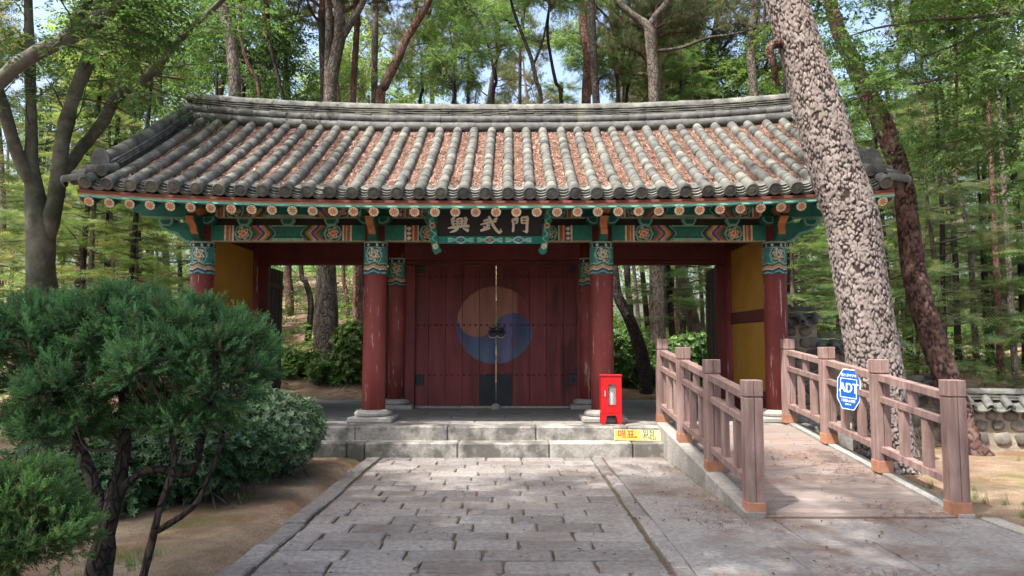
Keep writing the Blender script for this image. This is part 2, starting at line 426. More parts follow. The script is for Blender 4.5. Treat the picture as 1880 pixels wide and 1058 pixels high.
# paved path: running-bond pavers between kerb stones, every stone its own piece
def rough_slab(x0, x1, y0, y1, z0, z1, b=.012, j=.006):
    """flat stone with worn, slightly uneven rim: 8-gon outline, chamfered"""
    mx, my = (x0+x1)/2, (y0+y1)/2
    ring = [(x0+b, y0), (mx, y0), (x1-b, y0), (x1, y0+b), (x1, my), (x1, y1-b), (x1-b, y1), (mx, y1), (x0+b, y1), (x0, y1-b), (x0, my), (x0, y0+b)]
    ring = [(a+rng.uniform(-j, j), c2+rng.uniform(-j, j)) for a, c2 in ring]; n = len(ring)
    V = [(a, c2, z0) for a, c2 in ring] + [(a, c2, z1-b*.7) for a, c2 in ring]
    V += [(mx+(a-mx)*(1-2*b/(x1-x0)), my+(c2-my)*(1-2*b/(y1-y0)), z1+rng.uniform(-.0015, .0015)) for a, c2 in ring]
    Fc = [tuple(2*n+i for i in range(n))]
    for q in range(2):
        Fc += [(q*n+i, q*n+(i+1) % n, (q+1)*n+(i+1) % n, (q+1)*n+i) for i in range(n)]
    return V, Fc
path = MB().box(-1.97, 1.34, -3.0, 10.25, -.30, -.022).build('path', m_soil, kind='structure')
y = 2.6; row = 0
while y < 10.2:
    h = rng.uniform(.25, .31); y1 = min(y+h, 10.235)
    if 10.235 - y1 < .12: y1 = 10.235
    x = -1.765 + rng.uniform(-.008, .008); first = True
    while x < 1.06:
        w = rng.uniform(.42, .66)
        if first: w *= rng.uniform(.35, 1.0); first = False
        if 1.075 - (x+w) < .2: w = 1.075 - x
        V, Fc = rough_slab(x+.006, x+w-.006-rng.uniform(0, .008), y+.006, y1-.006-rng.uniform(0, .006), -.09, rng.uniform(-.004, .007), .014, .009)
        link('paver', mesh('paver', V, Fc, m_paver), path); x += w
    y = y1; row += 1
for (xa, xb, s0) in ((-1.965, -1.79, 0), (1.095, 1.225, 1)):
    y = 2.3
    while y < 10.2:
        h = rng.uniform(.55, 1.0); y1 = min(y+h, 10.235); dx = rng.uniform(-.02, .02)
        V, Fc = rough_slab(xa+dx, xb+dx, y+.005, y1-.005, -.12, rng.uniform(.004, .02), .016, .008)
        link('kerb_stone', mesh('kerb_stone', V, Fc, m_paver), path); y = y1
# slab pavement right of the path and in front of the ramp
pav = MB().box(1.235, 4.32, -3.0, 6.70, -.3, -.02).box(1.235, 2.06, 6.70, 10.25, -.3, -.02)
pav = pav.build('pavement', m_soil, kind='structure')
def slabs(x0, x1, y0, y1, w, d):
    y = y0
    while y < y1-.05:
        d1 = min(y1, y+d*rng.uniform(.9, 1.1)); x = x0
        if y1-d1 < .25: d1 = y1
        while x < x1-.05:
            w1 = min(x1, x+w*rng.uniform(.8, 1.15))
            if x1-w1 < .3: w1 = x1
            V, Fc = rough_slab(x+.003, w1-.003, y+.003, d1-.003, -.08, rng.uniform(0, .003), .005, .001)
            link('slab', mesh('slab', V, Fc, m_slab), pav); x = w1
        y = d1
slabs(1.24, 2.055, 6.72, 10.235, .85, .95)
slabs(1.24, 4.14, 2.2, 6.71, .98, .95)
y = 2.2
while y < 6.6:
    y1 = min(y+1.0, 6.70)
    V, Fc = rough_slab(4.15, 4.31, y+.004, y1-.004, -.12, .015, .012, .004); link('kerb_stone', mesh('kerb_stone', V, Fc, m_granite), pav); y = y1
# platform and steps: long granite blocks
plat = MB().box(-5.75, 5.02, 10.96, 15.5, -.3, PZ-.03).build('platform', m_floor, kind='structure')
def blocks(name, cuts, y0, y1, z0, z1, mat, par, j=.005, b=.018):
    for a, c2 in zip(cuts[:-1], cuts[1:]):
        m = MB().box(a+.004, c2-.004, y0+rng.uniform(-j, j), y1, z0, z1+rng.uniform(-.004, .004), b)
        m.build(name, mat, par)
def px2x(px, Y): return (px-CX)*Y/F
blocks('step_block', [px2x(v, 10.25) for v in (566, 640, 673, 842, 1008, 1160, 1217)], 10.25, 10.54, -.25, .196, m_stepstone, plat)
blocks('step_block', [-5.76] + [px2x(v, 10.52) for v in (345, 500, 590, 655, 823, 984, 1150, 1212)], 10.52, 10.96, -.25, PZ, m_stepstone, plat)
blocks('step_block', [3.95, 5.03], 10.52, 10.96, -.25, PZ, m_stepstone, plat)
blocks('step_block', [2.11, 3.02, 3.94], 10.72, 10.96, -.25, PZ-.004, m_stepstone, plat)
y = 10.97; r0 = 0
while y < 15.45:
    y1 = min(y+.62, 15.5); x = -5.72 - (r0 % 2)*.4
    while x < 5.0:
        x1 = min(x+.86, 5.01)
        if x1 - max(x, -5.72) > .1:
            V, Fc = rough_slab(max(x, -5.72)+.003, x1-.003, y+.003, y1-.003, PZ-.06, PZ-rng.uniform(.002, .006), .006, .001)
            link('floor_slab', mesh('floor_slab', V, Fc, m_floor), plat)
        x = x1
    y = y1; r0 += 1
# ramp
RY0, RY1 = 6.74, 10.72
def rz(y): return .012 + (PZ-.012)*np.clip((y-RY0)/(RY1-RY0), 0, 1)
ramp = MB().prism([(RY0, -.2), (RY1, -.2), (RY1, rz(RY1)-.03), (RY0, rz(RY0)-.03)], 'x', 2.26, 3.98).build('ramp', m_soil, kind='structure')
nb = 36
bl = (RY1-RY0)/nb
bme = MB().box(0, bl-.004, -.85, .85, -.026, 0, .003).me('ramp_board', m_ramp)
for i in range(nb):
    ya, yb = RY0+i*bl, RY0+(i+1)*bl
    link('ramp_board', bme, ramp, ends((3.12, ya, rz(ya)), (3.12, yb, rz(yb)), sx=bl))
for (xa, xb) in ((2.075, 2.255), (3.985, 4.13)):
    cuts = np.linspace(RY0-.02, RY1+.02, 10)
    for ya, yb in zip(cuts[:-1], cuts[1:]):
        lip = .035 if xa < 3 else .02
        m = MB().prism([(ya+.003, -.25), (yb-.003, -.25), (yb-.003, rz(yb)+lip), (ya+.003, rz(ya)+lip)], 'x', xa+rng.uniform(-.003, .003), xb)
        m.build('kerb_stone', m_granite, ramp)

# ------------------------------------------------------------------ the gate
gate = thing('gate', (X0, 12.4, PZ), 'Korean three-bay tiled gate with red columns, painted green eaves and closed double door', 'gate')
C0, C1 = 1.735, 4.39
COLX = [X0-C1, X0-C0, X0+C0, X0+C1]
def lift(x, t=0.0):
    u = np.abs((np.asarray(x)-X0)/5.75); return (.17+.05*t)*u**2.6
def roof_z(x, y):
    t = (y-YE)/(YR-YE); return ZE + RISE*(.88*t+.12*t*t) + lift(x, t)

# paint patterns ---------------------------------------------------
def paint(n): return np.zeros((n, 3))
def put(C, mask, col): C[mask] = col
def lotus(C, u, v, cu, cv, R, keep=None, pc=(.55,.12,.07), pc2=ORANGE):
    du, dv = u-cu, v-cv; r = np.hypot(du, dv)/R; a = np.arctan2(dv, du)
    ins = r < 1
    if keep is not None: ins &= keep
    put(C, ins, DTEAL)
    sc2 = .84+.10*np.abs(np.cos(4*a)); put(C, ins & (np.abs(r-sc2) < .09), MINT)
    curl = np.abs(((r*3.1+a/math.pi*2.0) % 1.0)-.5) < .16; put(C, ins & curl & (r > .45) & (r < .84), MINT)
    pet = .56+.12*np.cos(6*a+1.57); put(C, ins & (r < pet), CREAM); put(C, ins & (r < pet-.10), pc)
    put(C, ins & (r < .30), CREAM); put(C, ins & (r < .20), pc2)
def beam_paint(L, H, kind=0):
    def f(u, v):
        C = np.tile(np.array(TEAL), (len(u), 1)); s = np.minimum(u, L-u); q = L/2.3 if kind == 0 else 1.0
        h = v/H
        if kind == 0: ex = [.20, .225, .32, .345]
        else: ex = [.30, .32, .50, .52]
        put(C, (s > ex[0]) & (s < ex[1]), CREAM)
        st = (s > ex[1]) & (s < ex[2]); ph = ((s-ex[1])/(ex[2]-ex[1])*3).astype(int)
        for i, cc in enumerate((BROWN, ORANGE, BROWN)): put(C, st & (ph == i), cc)
        put(C, st & (((s-ex[1])/(ex[2]-ex[1])*3 % 1) < .14), CREAM)
        if kind == 1:
            fl = (s > .33) & (s < .41); put(C, fl, BLACK)
            for i in range(3): put(C, fl & (np.hypot(s-.37, v-H*(.2+.3*i)) < .03), WHITE)
        put(C, (s > ex[2]) & (s < ex[3]), CREAM)
        a0 = ex[3]
        put(C, (s > a0) & (s < a0+.30), DTEAL)
        lotus(C, s, v, a0+.15, H*.5, H*.56, (s > a0))
        w = s - a0 - .30 + .045*np.cos(h*2*math.pi*1.0) - .01
        for i, (cc, d) in enumerate(((BROWN, .05), (ORANGE, .03), (BLUE, .05), (CREAM, .012), (OCHRE, .05), (BROWN, .03), (DTEAL, .05), (MINT, .022), (BLACK, .012))):
            o = sum(d2 for _, d2 in ((BROWN, .05), (ORANGE, .03), (BLUE, .05), (CREAM, .012), (OCHRE, .05), (BROWN, .03), (DTEAL, .05), (MINT, .022), (BLACK, .012))[:i])
            put(C, (w > o) & (w <= o+d), cc)
        cen = w > .306
        put(C, cen & (h < .28), BLACK); put(C, cen & (h < .24), MINT); put(C, cen & (h > .93), MINT); put(C, cen & (h > .88) & (h < .93), BLACK)
        put(C, h < .05, (.42,.36,.24))
        return C*(.8+.4*fbm(u*9, v*9, 5))[:, None]
    return f
# columns ----------------------------------------------------------
def capital_paint(th, z, z0, z1):
    C = np.tile(np.array(DTEAL), (len(th), 1)); h = (z-z0)/(z1-z0); s = th*.19
    put(C, h > .955, MINT); bk = (h > .835) & (h < .945); put(C, bk, BLACK)
    per = .105; fs = (s % per)-per/2; fz = (h-.89)*(z1-z0)
    put(C, bk & (np.hypot(fs, fz) < .019), WHITE); put(C, bk & (np.hypot(fs, fz) < .007), BLACK)
    put(C, (h > .805) & (h < .835), MINT)
    per2 = .40; cs = ((s+per2/2) % per2)-per2/2
    body = (h < .805) & (h > .34); put(C, body, (.05,.20,.17))
    lotus(C, cs, (h-.60)*(z1-z0), 0, 0, .150, body, (.40,.22,.15), (.06,.24,.20))
    w = h - .055*np.abs(((s/.20) % 1)-.5)*2 + .05*np.abs(cs)/.2
    for lo, hi, cc in ((.335,.37,MINT),(.29,.335,DTEAL),(.20,.29,(.46,.27,.16)),(.175,.20,CREAM),(.12,.175,DTEAL),(.095,.12,BLUE),(.055,.095,MINT)):
        put(C, (w > lo) & (w <= hi) & (h < .42), cc)
    wav = .045+.022*np.sin(s*2*math.pi/.1)
    put(C, h < wav, (.02,.05,.05)); put(C, h < wav-.02, (.19,.04,.037))
    return C*(.75+.5*fbm(s*14, z*14, 8))[:, None]
def column(x, y, zt, cap=True, r=.172):
    m = MB(); n = 28; prof = [(r*1.02, .555), (r*1.02, 1.2), (r, 2.2), (r*.985, zt)]
    col = m.lathe([(a, b2) for a, b2 in prof], n, (x, y, 0)).build('column', m_red, gate, smooth=False)
    col.data.polygons.foreach_set('use_smooth', np.array([len(p2.vertices) == 4 for p2 in col.data.polygons]))
    if cap:
        z0, z1 = 2.585, 3.10; nt, nz = 110, 52
        th, zz = np.meshgrid(np.linspace(0, 2*math.pi, nt, endpoint=False), np.linspace(z0, z1, nz))
        rr = r + .007 + .004*(zz > z1-.03)
        P = np.stack([x+rr*np.sin(th), y-rr*np.cos(th), zz], -1).reshape(-1, 3)
        idx = np.arange(nt*nz).reshape(nz, nt); r1 = np.roll(idx, -1, 1)
        Fc = np.stack([idx[:-1], r1[:-1], r1[1:], idx[1:]], -1).reshape(-1, 4)
        link('painted_capital', mesh('painted_capital', P, Fc, m_paint, cols=capital_paint(th.ravel(), zz.ravel(), z0, z1), smooth=True), col)
    b = MB(); b.box(x-.335, x+.335, y-.335, y+.335, PZ-.01, PZ+.075, .02)
    b.build('base_slab', m_granite, gate)
    b = MB().lathe([(.25, .07), (.285, .09), (.29, .12), (.26, .16), (.215, .172)], 24, (x, y, PZ)); b.build('base_stone', m_granite, gate, smooth=False)
YF, YD = 11.3, 13.5
for x in COLX: column(x, YF, 3.46)
for x in COLX: column(x, YD, 3.46, cap=abs(x-X0) < 3, r=.165)
for x in (X0-5.0, X0-C0, X0+C0, X0+5.0): MB().lathe([(.16, PZ), (.155, 3.6)], 20, (x, 15.3, 0)).build('column', m_red, gate)
# front beams
for (xa, xb, kd) in ((COLX[0], COLX[1], 0), (COLX[1], COLX[2], 1), (COLX[2], COLX[3], 0)):
    L = xb-xa-.30
    panel('lower_beam', m_paint, gate, (xa+.15, YF-.09, 3.105), (1,0,0), (0,0,1), L, .25, int(L/.009), 30, beam_paint(L, .25, kd), .17)
    MB().box(xa+.13, xb-.13, YF-.04, YF+.05, 3.357, 3.47).build('dark_gap_strip', m_black, gate)  # black strip put in as the shade of the gap between the beams
    panel('upper_beam', m_paint, gate, (xa+.02, YF-.115, 3.462), (1,0,0), (0,0,1), L+.26, .26, int(L/.012), 26, beam_paint(L+.26, .26, kd), .2)
    nb2 = 3
    for i in range(nb2):
        cx = xa + (xb-xa)*(i+1)/(nb2+1)
        o = MB().prism([(cx-.105, 3.455), (cx-.105, 3.42), (cx-.065, 3.352), (cx+.065, 3.352), (cx+.105, 3.42), (cx+.105, 3.455)], 'y', YF-.14, YF+.05).build('bearing_block', m_mint, gate)
        MB().prism([(cx-.075, 3.44), (cx-.075, 3.42), (cx-.048, 3.37), (cx+.048, 3.37), (cx+.075, 3.42), (cx+.075, 3.44)], 'y', YF-.145, YF-.13).build('block_face', m_dteal, o)
# upper beam running out to the gables, and side brackets on the outer columns
for sg in (-1, 1):
    xc = X0+sg*C1; xe = X0+sg*5.5
    a, b2 = (xc+sg*.1, xe)
    MB().prism([(a, 3.47), (xe-sg*.25, 3.50), (xe-sg*.12, 3.55), (xe, 3.62), (xe, 3.80), (a, 3.80)][::sg], 'y', YF-.10, YF+.08).build('gable_beam', m_teal, gate)
    MB().prism([(a, 3.445), (xe-sg*.30, 3.478), (xe-sg*.25, 3.498), (a, 3.468)][::sg], 'y', YF-.112, YF-.02).build('gable_beam_edge', m_mint, gate)
    q = lambda d, z: (xc+sg*d, z)
    MB().prism([q(.12,3.12), q(.22,3.125), q(.30,3.18), q(.37,3.25), q(.50,3.28), q(.60,3.34), q(.62,3.40), q(.12,3.40)][::sg], 'y', YF-.07, YF+.07).build('side_bracket', m_teal, gate)
    MB().prism([q(.17,3.095), q(.24,3.10), q(.32,3.155), q(.39,3.225), q(.52,3.255), q(.63,3.325), q(.65,3.40), q(.62,3.40), q(.60,3.345), q(.50,3.283), q(.37,3.253), q(.30,3.183), q(.22,3.128), q(.17,3.123)][::sg], 'y', YF-.08, YF+.08).build('bracket_edge', m_mint, gate)
    MB().prism([q(.42,3.452), q(.42,3.40), q(.46,3.345), q(.60,3.345), q(.64,3.40), q(.64,3.452)][::sg], 'y', YF-.13, YF+.05).build('bearing_block', m_mint, gate)
    MB().prism([q(.455,3.435), q(.455,3.405), q(.485,3.365), q(.575,3.365), q(.605,3.405), q(.605,3.435)][::sg], 'y', YF-.137, YF-.12).build('block_face', m_dteal, gate)
# wing brackets on each column
for x in COLX:
    w = MB().prism([(YF-.15,3.11), (YF-.22,3.10), (YF-.30,3.15), (YF-.36,3.23), (YF-.37,3.31), (YF-.44,3.36), (YF-.50,3.43), (YF-.46,3.47), (YF-.34,3.44), (YF-.15,3.44)], 'x', x-.062, x+.062)
    w = w.build('wing_bracket', m_dteal, gate)
    pts = smooth_path([(x+.005, YF-.20, 3.115), (x+.012, YF-.285, 3.15), (x, YF-.365, 3.23), (x-.012, YF-.38, 3.30), (x-.02, YF-.46, 3.36), (x-.01, YF-.515, 3.43)], 14)
    m = MB(); wd = np.linspace(.048, .058, 14)
    V, Fc = [], []
    for i, p3 in enumerate(pts):
        for s in (-1, 1):
            V += [(p3[0]+s*wd[i], p3[1], p3[2]), (p3[0]+s*wd[i], p3[1]+.04, p3[2]+.01)]
    for i in range(13):
        a = 4*i; Fc += [(a, a+2, a+6, a+4), (a, a+4, a+5, a+1), (a+2, a+3, a+7, a+6)]
    m.add(V, Fc).build('bracket_tongue', m_orange, w)
    q = [(-.25,3.475), (-.25,3.42), (-.19,3.36), (-.13,3.345), (.13,3.345), (.19,3.36), (.25,3.42), (.25,3.475)]
    kb = MB().prism([(x+a, z) for a, z in q], 'y', YF-.21, YF+.15).build('capital_block', m_dteal, gate)
    for s in (-1, 1):
        t = [(.075,3.465), (.075,3.37), (.125,3.357), (.185,3.372), (.238,3.425), (.238,3.465)]
        t2 = [(.10,3.455), (.10,3.39), (.128,3.378), (.175,3.388), (.215,3.43), (.215,3.455)]
        MB().prism([(x+s*a, z) for a, z in t][::s], 'y', YF-.222, YF-.2).build('block_rim', m_mint, kb)
        MB().prism([(x+s*a, z) for a, z in t2][::s], 'y', YF-.229, YF-.215).build('block_face', m_dteal, kb)
    MB().tube([(x+.01, YF-.05, 3.57), (x+.01, YF-.46, 3.555), (x+.01, YF-.52, 3.55)], [.085, .085, .06], 12).build('beam_head', m_orange, gate)
    # upper shaft of the column behind the bracket
# rafters with flower ends, soffit and eave boards
NR = 40
def raf_z(x, y): return 3.352 + lift(x) + .56*(y-10.06)
nr, na = 14, 48
rr, aa = np.meshgrid(np.linspace(0, 1, nr), np.linspace(0, 2*math.pi, na, endpoint=False))
rr = rr.ravel(); aa = aa.ravel()
FC = np.tile(np.array((.05,.12,.09)), (len(rr), 1)); sca = .90+.07*np.abs(np.cos(4*aa))
put(FC, rr < sca, CREAM); pet = .70*(np.abs(np.cos(4*aa+math.pi/2))**.6)+.06
put(FC, (rr < pet) & (rr < .76), (.56,.15,.04)); put(FC, rr < .15, (.70,.36,.09))
fi = np.arange(nr*na).reshape(na, nr); fr = np.roll(fi, -1, 0)
FF = np.stack([fi[:, :-1], fi[:, 1:], fr[:, 1:], fr[:, :-1]], -1).reshape(-1, 4)
fme = mesh('flower_end', np.stack([.07*rr*np.cos(aa), -.0015*np.ones_like(rr), .07*rr*np.sin(aa)], 1), FF, m_paint, cols=FC)
for i in range(NR):
    x = X0 - 5.46 + i*(10.92/(NR-1))
    a = (x, 10.06, raf_z(x, 10.06)); b2 = (x, 13.0, raf_z(x, 13.0))
    m = MB().tube([a, b2], .0705, 14); r_ = m.build('rafter', m_dteal, gate)
    T = Matrix.Translation((a[0], a[1]-.002, a[2])) @ Matrix.Rotation(math.radians(29), 4, 'X') @ Matrix.Rotation(rng.uniform(-.3, .3), 4, 'Y')
    link('flower_end', fme, r_, T)
xs = np.linspace(X0-5.62, X0+5.62, 49)
def strip(name, prof, mat, par=gate):
    """sweep a closed (y, dz) profile along the curved eave"""
    n = len(prof); V = []; Fc = []
    for x in xs: V += [(x, yy, ZE+float(lift(x))+dz) for yy, dz in prof]
    for i in range(len(xs)-1): Fc += [(i*n+j, (i+1)*n+j, (i+1)*n+(j+1) % n, i*n+(j+1) % n) for j in range(n)]
    Fc += [tuple(range(n)), tuple(range((len(xs)-1)*n, len(xs)*n))[::-1]]
    return MB().add(V, Fc).build(name, mat, par)
strip('tile_batten', [(10.035,-.152), (10.035,-.12), (10.16,-.075), (10.16,-.152)], m_bargered)
strip('eave_fillet', [(10.045,-.174), (10.045,-.154), (10.16,-.154), (10.16,-.174)], m_orange)
strip('eave_board', [(10.05,-.214), (10.05,-.176), (10.16,-.176), (10.16,-.214)], m_mint)
V = []; Fc = []
for x in xs:
    for yy in (10.12, 11.3, 13.0): V += [(x, yy, raf_z(x, yy)+.075), (x, yy, raf_z(x, yy)+.095)]
for i in range(len(xs)-1):
    for j in range(2):
        a = i*6+j*2; b2 = (i+1)*6+j*2
        Fc += [(a, b2, b2+2, a+2), (a+1, a+3, b2+3, b2+1)]
MB().add(V, Fc).build('soffit', m_dteal, gate)
# door line: lintels, panels, frame
MB().box(COLX[0]+.1, COLX[1]-.1, YD-.09, YD+.09, 3.0, 3.46, .01).build('lintel', m_redwood, gate)
MB().box(COLX[2]+.1, COLX[3]-.1, YD-.09, YD+.09, 3.0, 3.46, .01).build('lintel', m_redwood, gate)
MB().box(COLX[1]+.1, COLX[2]-.1, YD-.09, YD+.09, 3.01, 3.46, .01).build('lintel', m_redwood, gate)
for z0, z1, d in ((3.33, 3.47, .12), (2.985, 3.06, .105)):
    for a, b2 in ((0,1),(1,2),(2,3)): MB().box(COLX[a]+.14, COLX[b2]-.14, YD-d, YD+.1, z0+.003, z1, .008).build('lintel_rail', m_redwood, gate)
DXL, DXR, DXM = px2x(763, YD-.05), px2x(1058, YD-.05), px2x(911, YD-.05)
MB().box(COLX[1]+.13, DXL-.003, YD-.07, YD+.06, PZ, 2.984, .01).build('door_jamb', m_redwood, gate)
MB().box(DXR+.003, COLX[2]-.13, YD-.07, YD+.06, PZ, 2.984, .01).build('door_jamb', m_redwood, gate)
MB().box(DXL-.17, DXL-.002, YD-.12, YD-.071, PZ, 2.984, .01).build('door_jamb', m_redwood, gate)
MB().box(DXL-.05, DXR+.05, YD-.02, YD+.08, PZ-.005, PZ+.05, .008).build('threshold', m_granite, gate)
# double door, five planks a leaf, with the two-colour roundel painted across them
TC = np.array([px2x(909, YD-.06), CAMZ+(631-597)*(YD-.06)/F]); TR = 71*(YD-.06)/F
def door_paint(x0, i):
    def f(u, v):
        x = u+x0; z = v+PZ+.045
        base = np.array((.135,.031,.032)); C = np.tile(base, (len(u), 1))
        st = fbm(x*7, z*.9, 21); C *= (.62+.72*st)[:, None]
        hz = sstep(2.9, .6, z); C *= (.9+.2*hz)[:, None]  # planks coloured lighter towards the foot, imitating light coming in under the eave
        dk = sstep(.60, .74, fbm(x*5+7, z*.8, 33)); C = C*(1-.55*dk)[:, None]
        dx, dz = x-TC[0], z-TC[1]; R = TR
        A = math.radians(22); ax = dx*math.cos(A)-dz*math.sin(A); az = dx*math.sin(A)+dz*math.cos(A)
        ins = np.hypot(ax, az) < R
        blue = (az < 0)
        blue = np.where(np.hypot(ax-R/2, az) < R/2, True, blue); blue = np.where(np.hypot(ax+R/2, az) < R/2, False, blue)
        og = np.tile(np.array((.235,.105,.075)), (len(u), 1))*(.85+.3*fbm(x*5, z*1.2, 4))[:, None]
        fade = sstep(.18, .42, dx)*sstep(.42, .70, fbm(x*6, z*1.1, 40)+.22*sstep(.2, .6, dx)); og = og*(1-fade)[:, None] + np.array((.15,.035,.034))*fade[:, None]
        bc = np.tile(np.array((.046,.058,.135)), (len(u), 1)); lo = sstep(-.05, -.6, dz)[:, None]; bc = bc*(1-lo) + np.array((.082,.118,.185))*lo
        if i == 5: bc = bc*.6 + np.array((.11,.075,.15))*.5
        bc *= (.7+.6*fbm(x*6, z*1.5, 14))[:, None]
        wr = sstep(.60, .72, fbm(x*16, z*4, 71)); bc = bc*(1-.5*wr)[:, None] + np.array((.10,.045,.05))*.5*wr[:, None]
        C = np.where(ins[:, None], np.where(blue[:, None], bc, og), C)
        bk = (np.abs(x-DXM) < .285) & (z < .395+.60-.02*np.sin(x*20)); C = np.where(bk[:, None], np.array((.024,.028,.034))*(.7+.6*fbm(x*9, z*9, 2))[:, None], C)
        return C
    return f
cuts = [px2x(v, YD-.05) for v in (763, 787, 818, 849, 880.5, 911, 941.5, 972, 1003.5, 1034.5, 1058)]
leafs = []
for s in (0, 1):
    xa, xb = (cuts[0], cuts[5]) if s == 0 else (cuts[5], cuts[10])
    leafs.append(MB().box(xa+.012, xb-.012, YD+.0, YD+.03, PZ+.06, 2.975).build('door', m_redwood, gate))
for i in range(10):
    xa, xb = cuts[i]+.004, cuts[i+1]-.004
    if i == 4: xb -= .004
    yy = YD-.05+rng.uniform(-.004, .004)
    panel('plank', m_door, leafs[i//5], (xa, yy, PZ+.045), (1,0,0), (0,0,1), xb-xa, 2.985-PZ-.05, 22, 175, door_paint(xa, i), .045)
for zz in (1.55+(631-508)*(YD-.06)/F, 1.55+(631-597)*(YD-.06)/F, 1.55-(688-631)*(YD-.06)/F):
    for s in (0, 1):
        m = MB(); xa, xb = (cuts[0], cuts[5]) if s == 0 else (cuts[5], cuts[10])
        for xx in np.arange(xa+.05, xb-.02, .104): m.lathe([(.019, 0), (.017, .009), (.010, .017), (.003, .02)], 8)
        V = np.array(m.V).reshape(-1, 32, 3); o = []
        for q3, xx in enumerate(np.arange(xa+.05, xb-.02, .104)):
            w = V[q3]; o.append(np.stack([w[:,0]+xx, YD-.056-w[:,2], w[:,1]+zz], 1))
        m.V = [tuple(t) for t in np.concatenate(o)]
        m.build('stud_row', m_redwood, leafs[s], smooth=True, kind='stuff')
for s, (xa, za) in enumerate(((cuts[0]+.005, 2.83), (cuts[10]-.155, 2.83), (cuts[0]+.005, .80), (cuts[10]-.155, .80))):
    MB().box(xa, xa+.15, YD-.062, YD-.050, za, za+(.14 if za > 2 else .20), .003).build('corner_plate', m_iron, leafs[s % 2])
for s, xx in enumerate((DXM-.06, DXM+.085)):
    zc = 1.55+(631-609)*(YD-.06)/F
    m = MB(); ring = [(xx+.062*math.cos(a), YD-.095, zc-.03+.062*math.sin(a)) for a in np.linspace(0, 2*math.pi, 17)]
    m.tube(ring, .009, 6, cap=False); m.lathe([(.05, 0), (.045, .02), (.02, .045), (.004, .05)], 12)
    n0 = len(ring)*6; V = np.array(m.V[n0:]); m.V[n0:] = [tuple(t) for t in np.stack([V[:,0]+xx, YD-.055-V[:,2], V[:,1]+zc+.02], 1)]
    m.build('ring_handle', m_iron, leafs[s])
    pts2 = [(xx+a*.1, zc+b3*.1) for a, b3 in ((-.9,.1),(-.55,.35),(-.75,1.1),(-.3,.7),(0,.5),(.3,.7),(.75,1.1),(.55,.35),(.9,.1),(.6,-.4),(0,-.6),(-.6,-.4))]
    MB().prism(pts2, 'y', YD-.064, YD-.052).build('handle_plate', m_iron, leafs[s])
    MB().prism([(xx+a*.1, zc-.08+b3*.1) for a, b3 in ((-.8,.2),(-.7,-.2),(-.3,-.4),(.3,-.4),(.7,-.2),(.8,.2),(0,.0))], 'y', YD-.069, YD-.0645).build('worn_plate', m_granite, leafs[s])
for za, zb in ((PZ+.12, 1.35), (1.42, 1.72), (1.95, 2.32), (2.55, 2.7)): MB().box(DXM-.003, DXM+.001, YD-.056, YD-.04, za, zb).build('gap_light_strip', m_granite, leafs[0])  # pale strips put in as daylight showing between the two leaves
# open side leaves, hinged on the outer posts
for xh, s in ((COLX[0]+.19, 1), (COLX[3]-.16, -1), (COLX[1]-.21, -1), (COLX[2]+.21, 1)):
    lf = MB().box(min(xh, xh+s*.05), max(xh, xh+s*.05), YD+.1, YD+1.02, PZ+.05, 2.97, .008).build('side_door', m_leafdoor, gate)
    for zz in (.75, 1.6, 2.6): MB().box(min(xh+s*.05, xh+s*.075), max(xh+s*.05, xh+s*.075), YD+.12, YD+1.0, zz, zz+.09, .006).build('ledge', m_leafdoor, lf)
    for q2 in range(1, 4): MB().box(min(xh+s*.0505, xh+s*.056), max(xh+s*.0505, xh+s*.056), YD+.1+q2*.23-.006, YD+.1+q2*.23+.006, PZ+.06, 2.96).build('plank_batten', m_black, lf)
for s, xc in ((1, COLX[0]), (-1, COLX[3])):
    MB().box(min(xc+s*.13, xc+s*.30), max(xc+s*.13, xc+s*.30), YD-.07, YD+.09, PZ, 2.984, .01).build('door_jamb', m_redwood, gate)
# yellow side walls with timber rails
for sg in (-1, 1):
    xc = X0+sg*C1; a, b2 = xc-.055, xc+.055
    for z0, z1 in ((.80, 1.90), (2.10, 3.22)): MB().box(a, b2, YF+.12, YD-.12, z0, z1).build('plaster_panel', m_yellow, gate)
    for z0, z1 in ((PZ+.02, .80), (1.90, 2.10), (3.22, 3.46)): MB().box(a-.03, b2+.03, YF+.1, YD-.1, z0+.002, z1-.002, .008).build('wall_rail', m_redwood, gate)
    MB().box(a-sg*0, b2, YD+.12, 14.35, PZ, 3.4).build('rear_wall', m_redwood, gate)
    MB().prism([(YF-.1, 3.462), (15.3, 3.462), (15.3, 3.9), (13.1, 4.95), (YF-.1, 3.95)], 'x', a, b2).build('gable_wall', m_redwood, gate)
# bargeboards
for sg in (-1, 1):
    xe = X0+sg*5.60
    top = [(yy, float(roof_z(xe, yy))-.06) for yy in np.linspace(10.12, 13.05, 12)]
    bot = [(10.16, float(roof_z(xe, 10.12))-.30), (10.30, float(roof_z(xe, 10.12))-.32), (10.50, float(roof_z(xe, 10.5))-.34)] + [(yy, float(roof_z(xe, yy))-.30) for yy in np.linspace(10.8, 13.05, 9)]
    MB().prism(top + bot[::-1], 'x', min(xe, xe+sg*.05), max(xe, xe+sg*.05)).build('bargeboard', m_bargered, gate)
    MB().prism([(26.1-t[0], t[1]) for t in top + bot[::-1]], 'x', min(xe, xe+sg*.05), max(xe, xe+sg*.05)).build('bargeboard', m_bargered, gate)
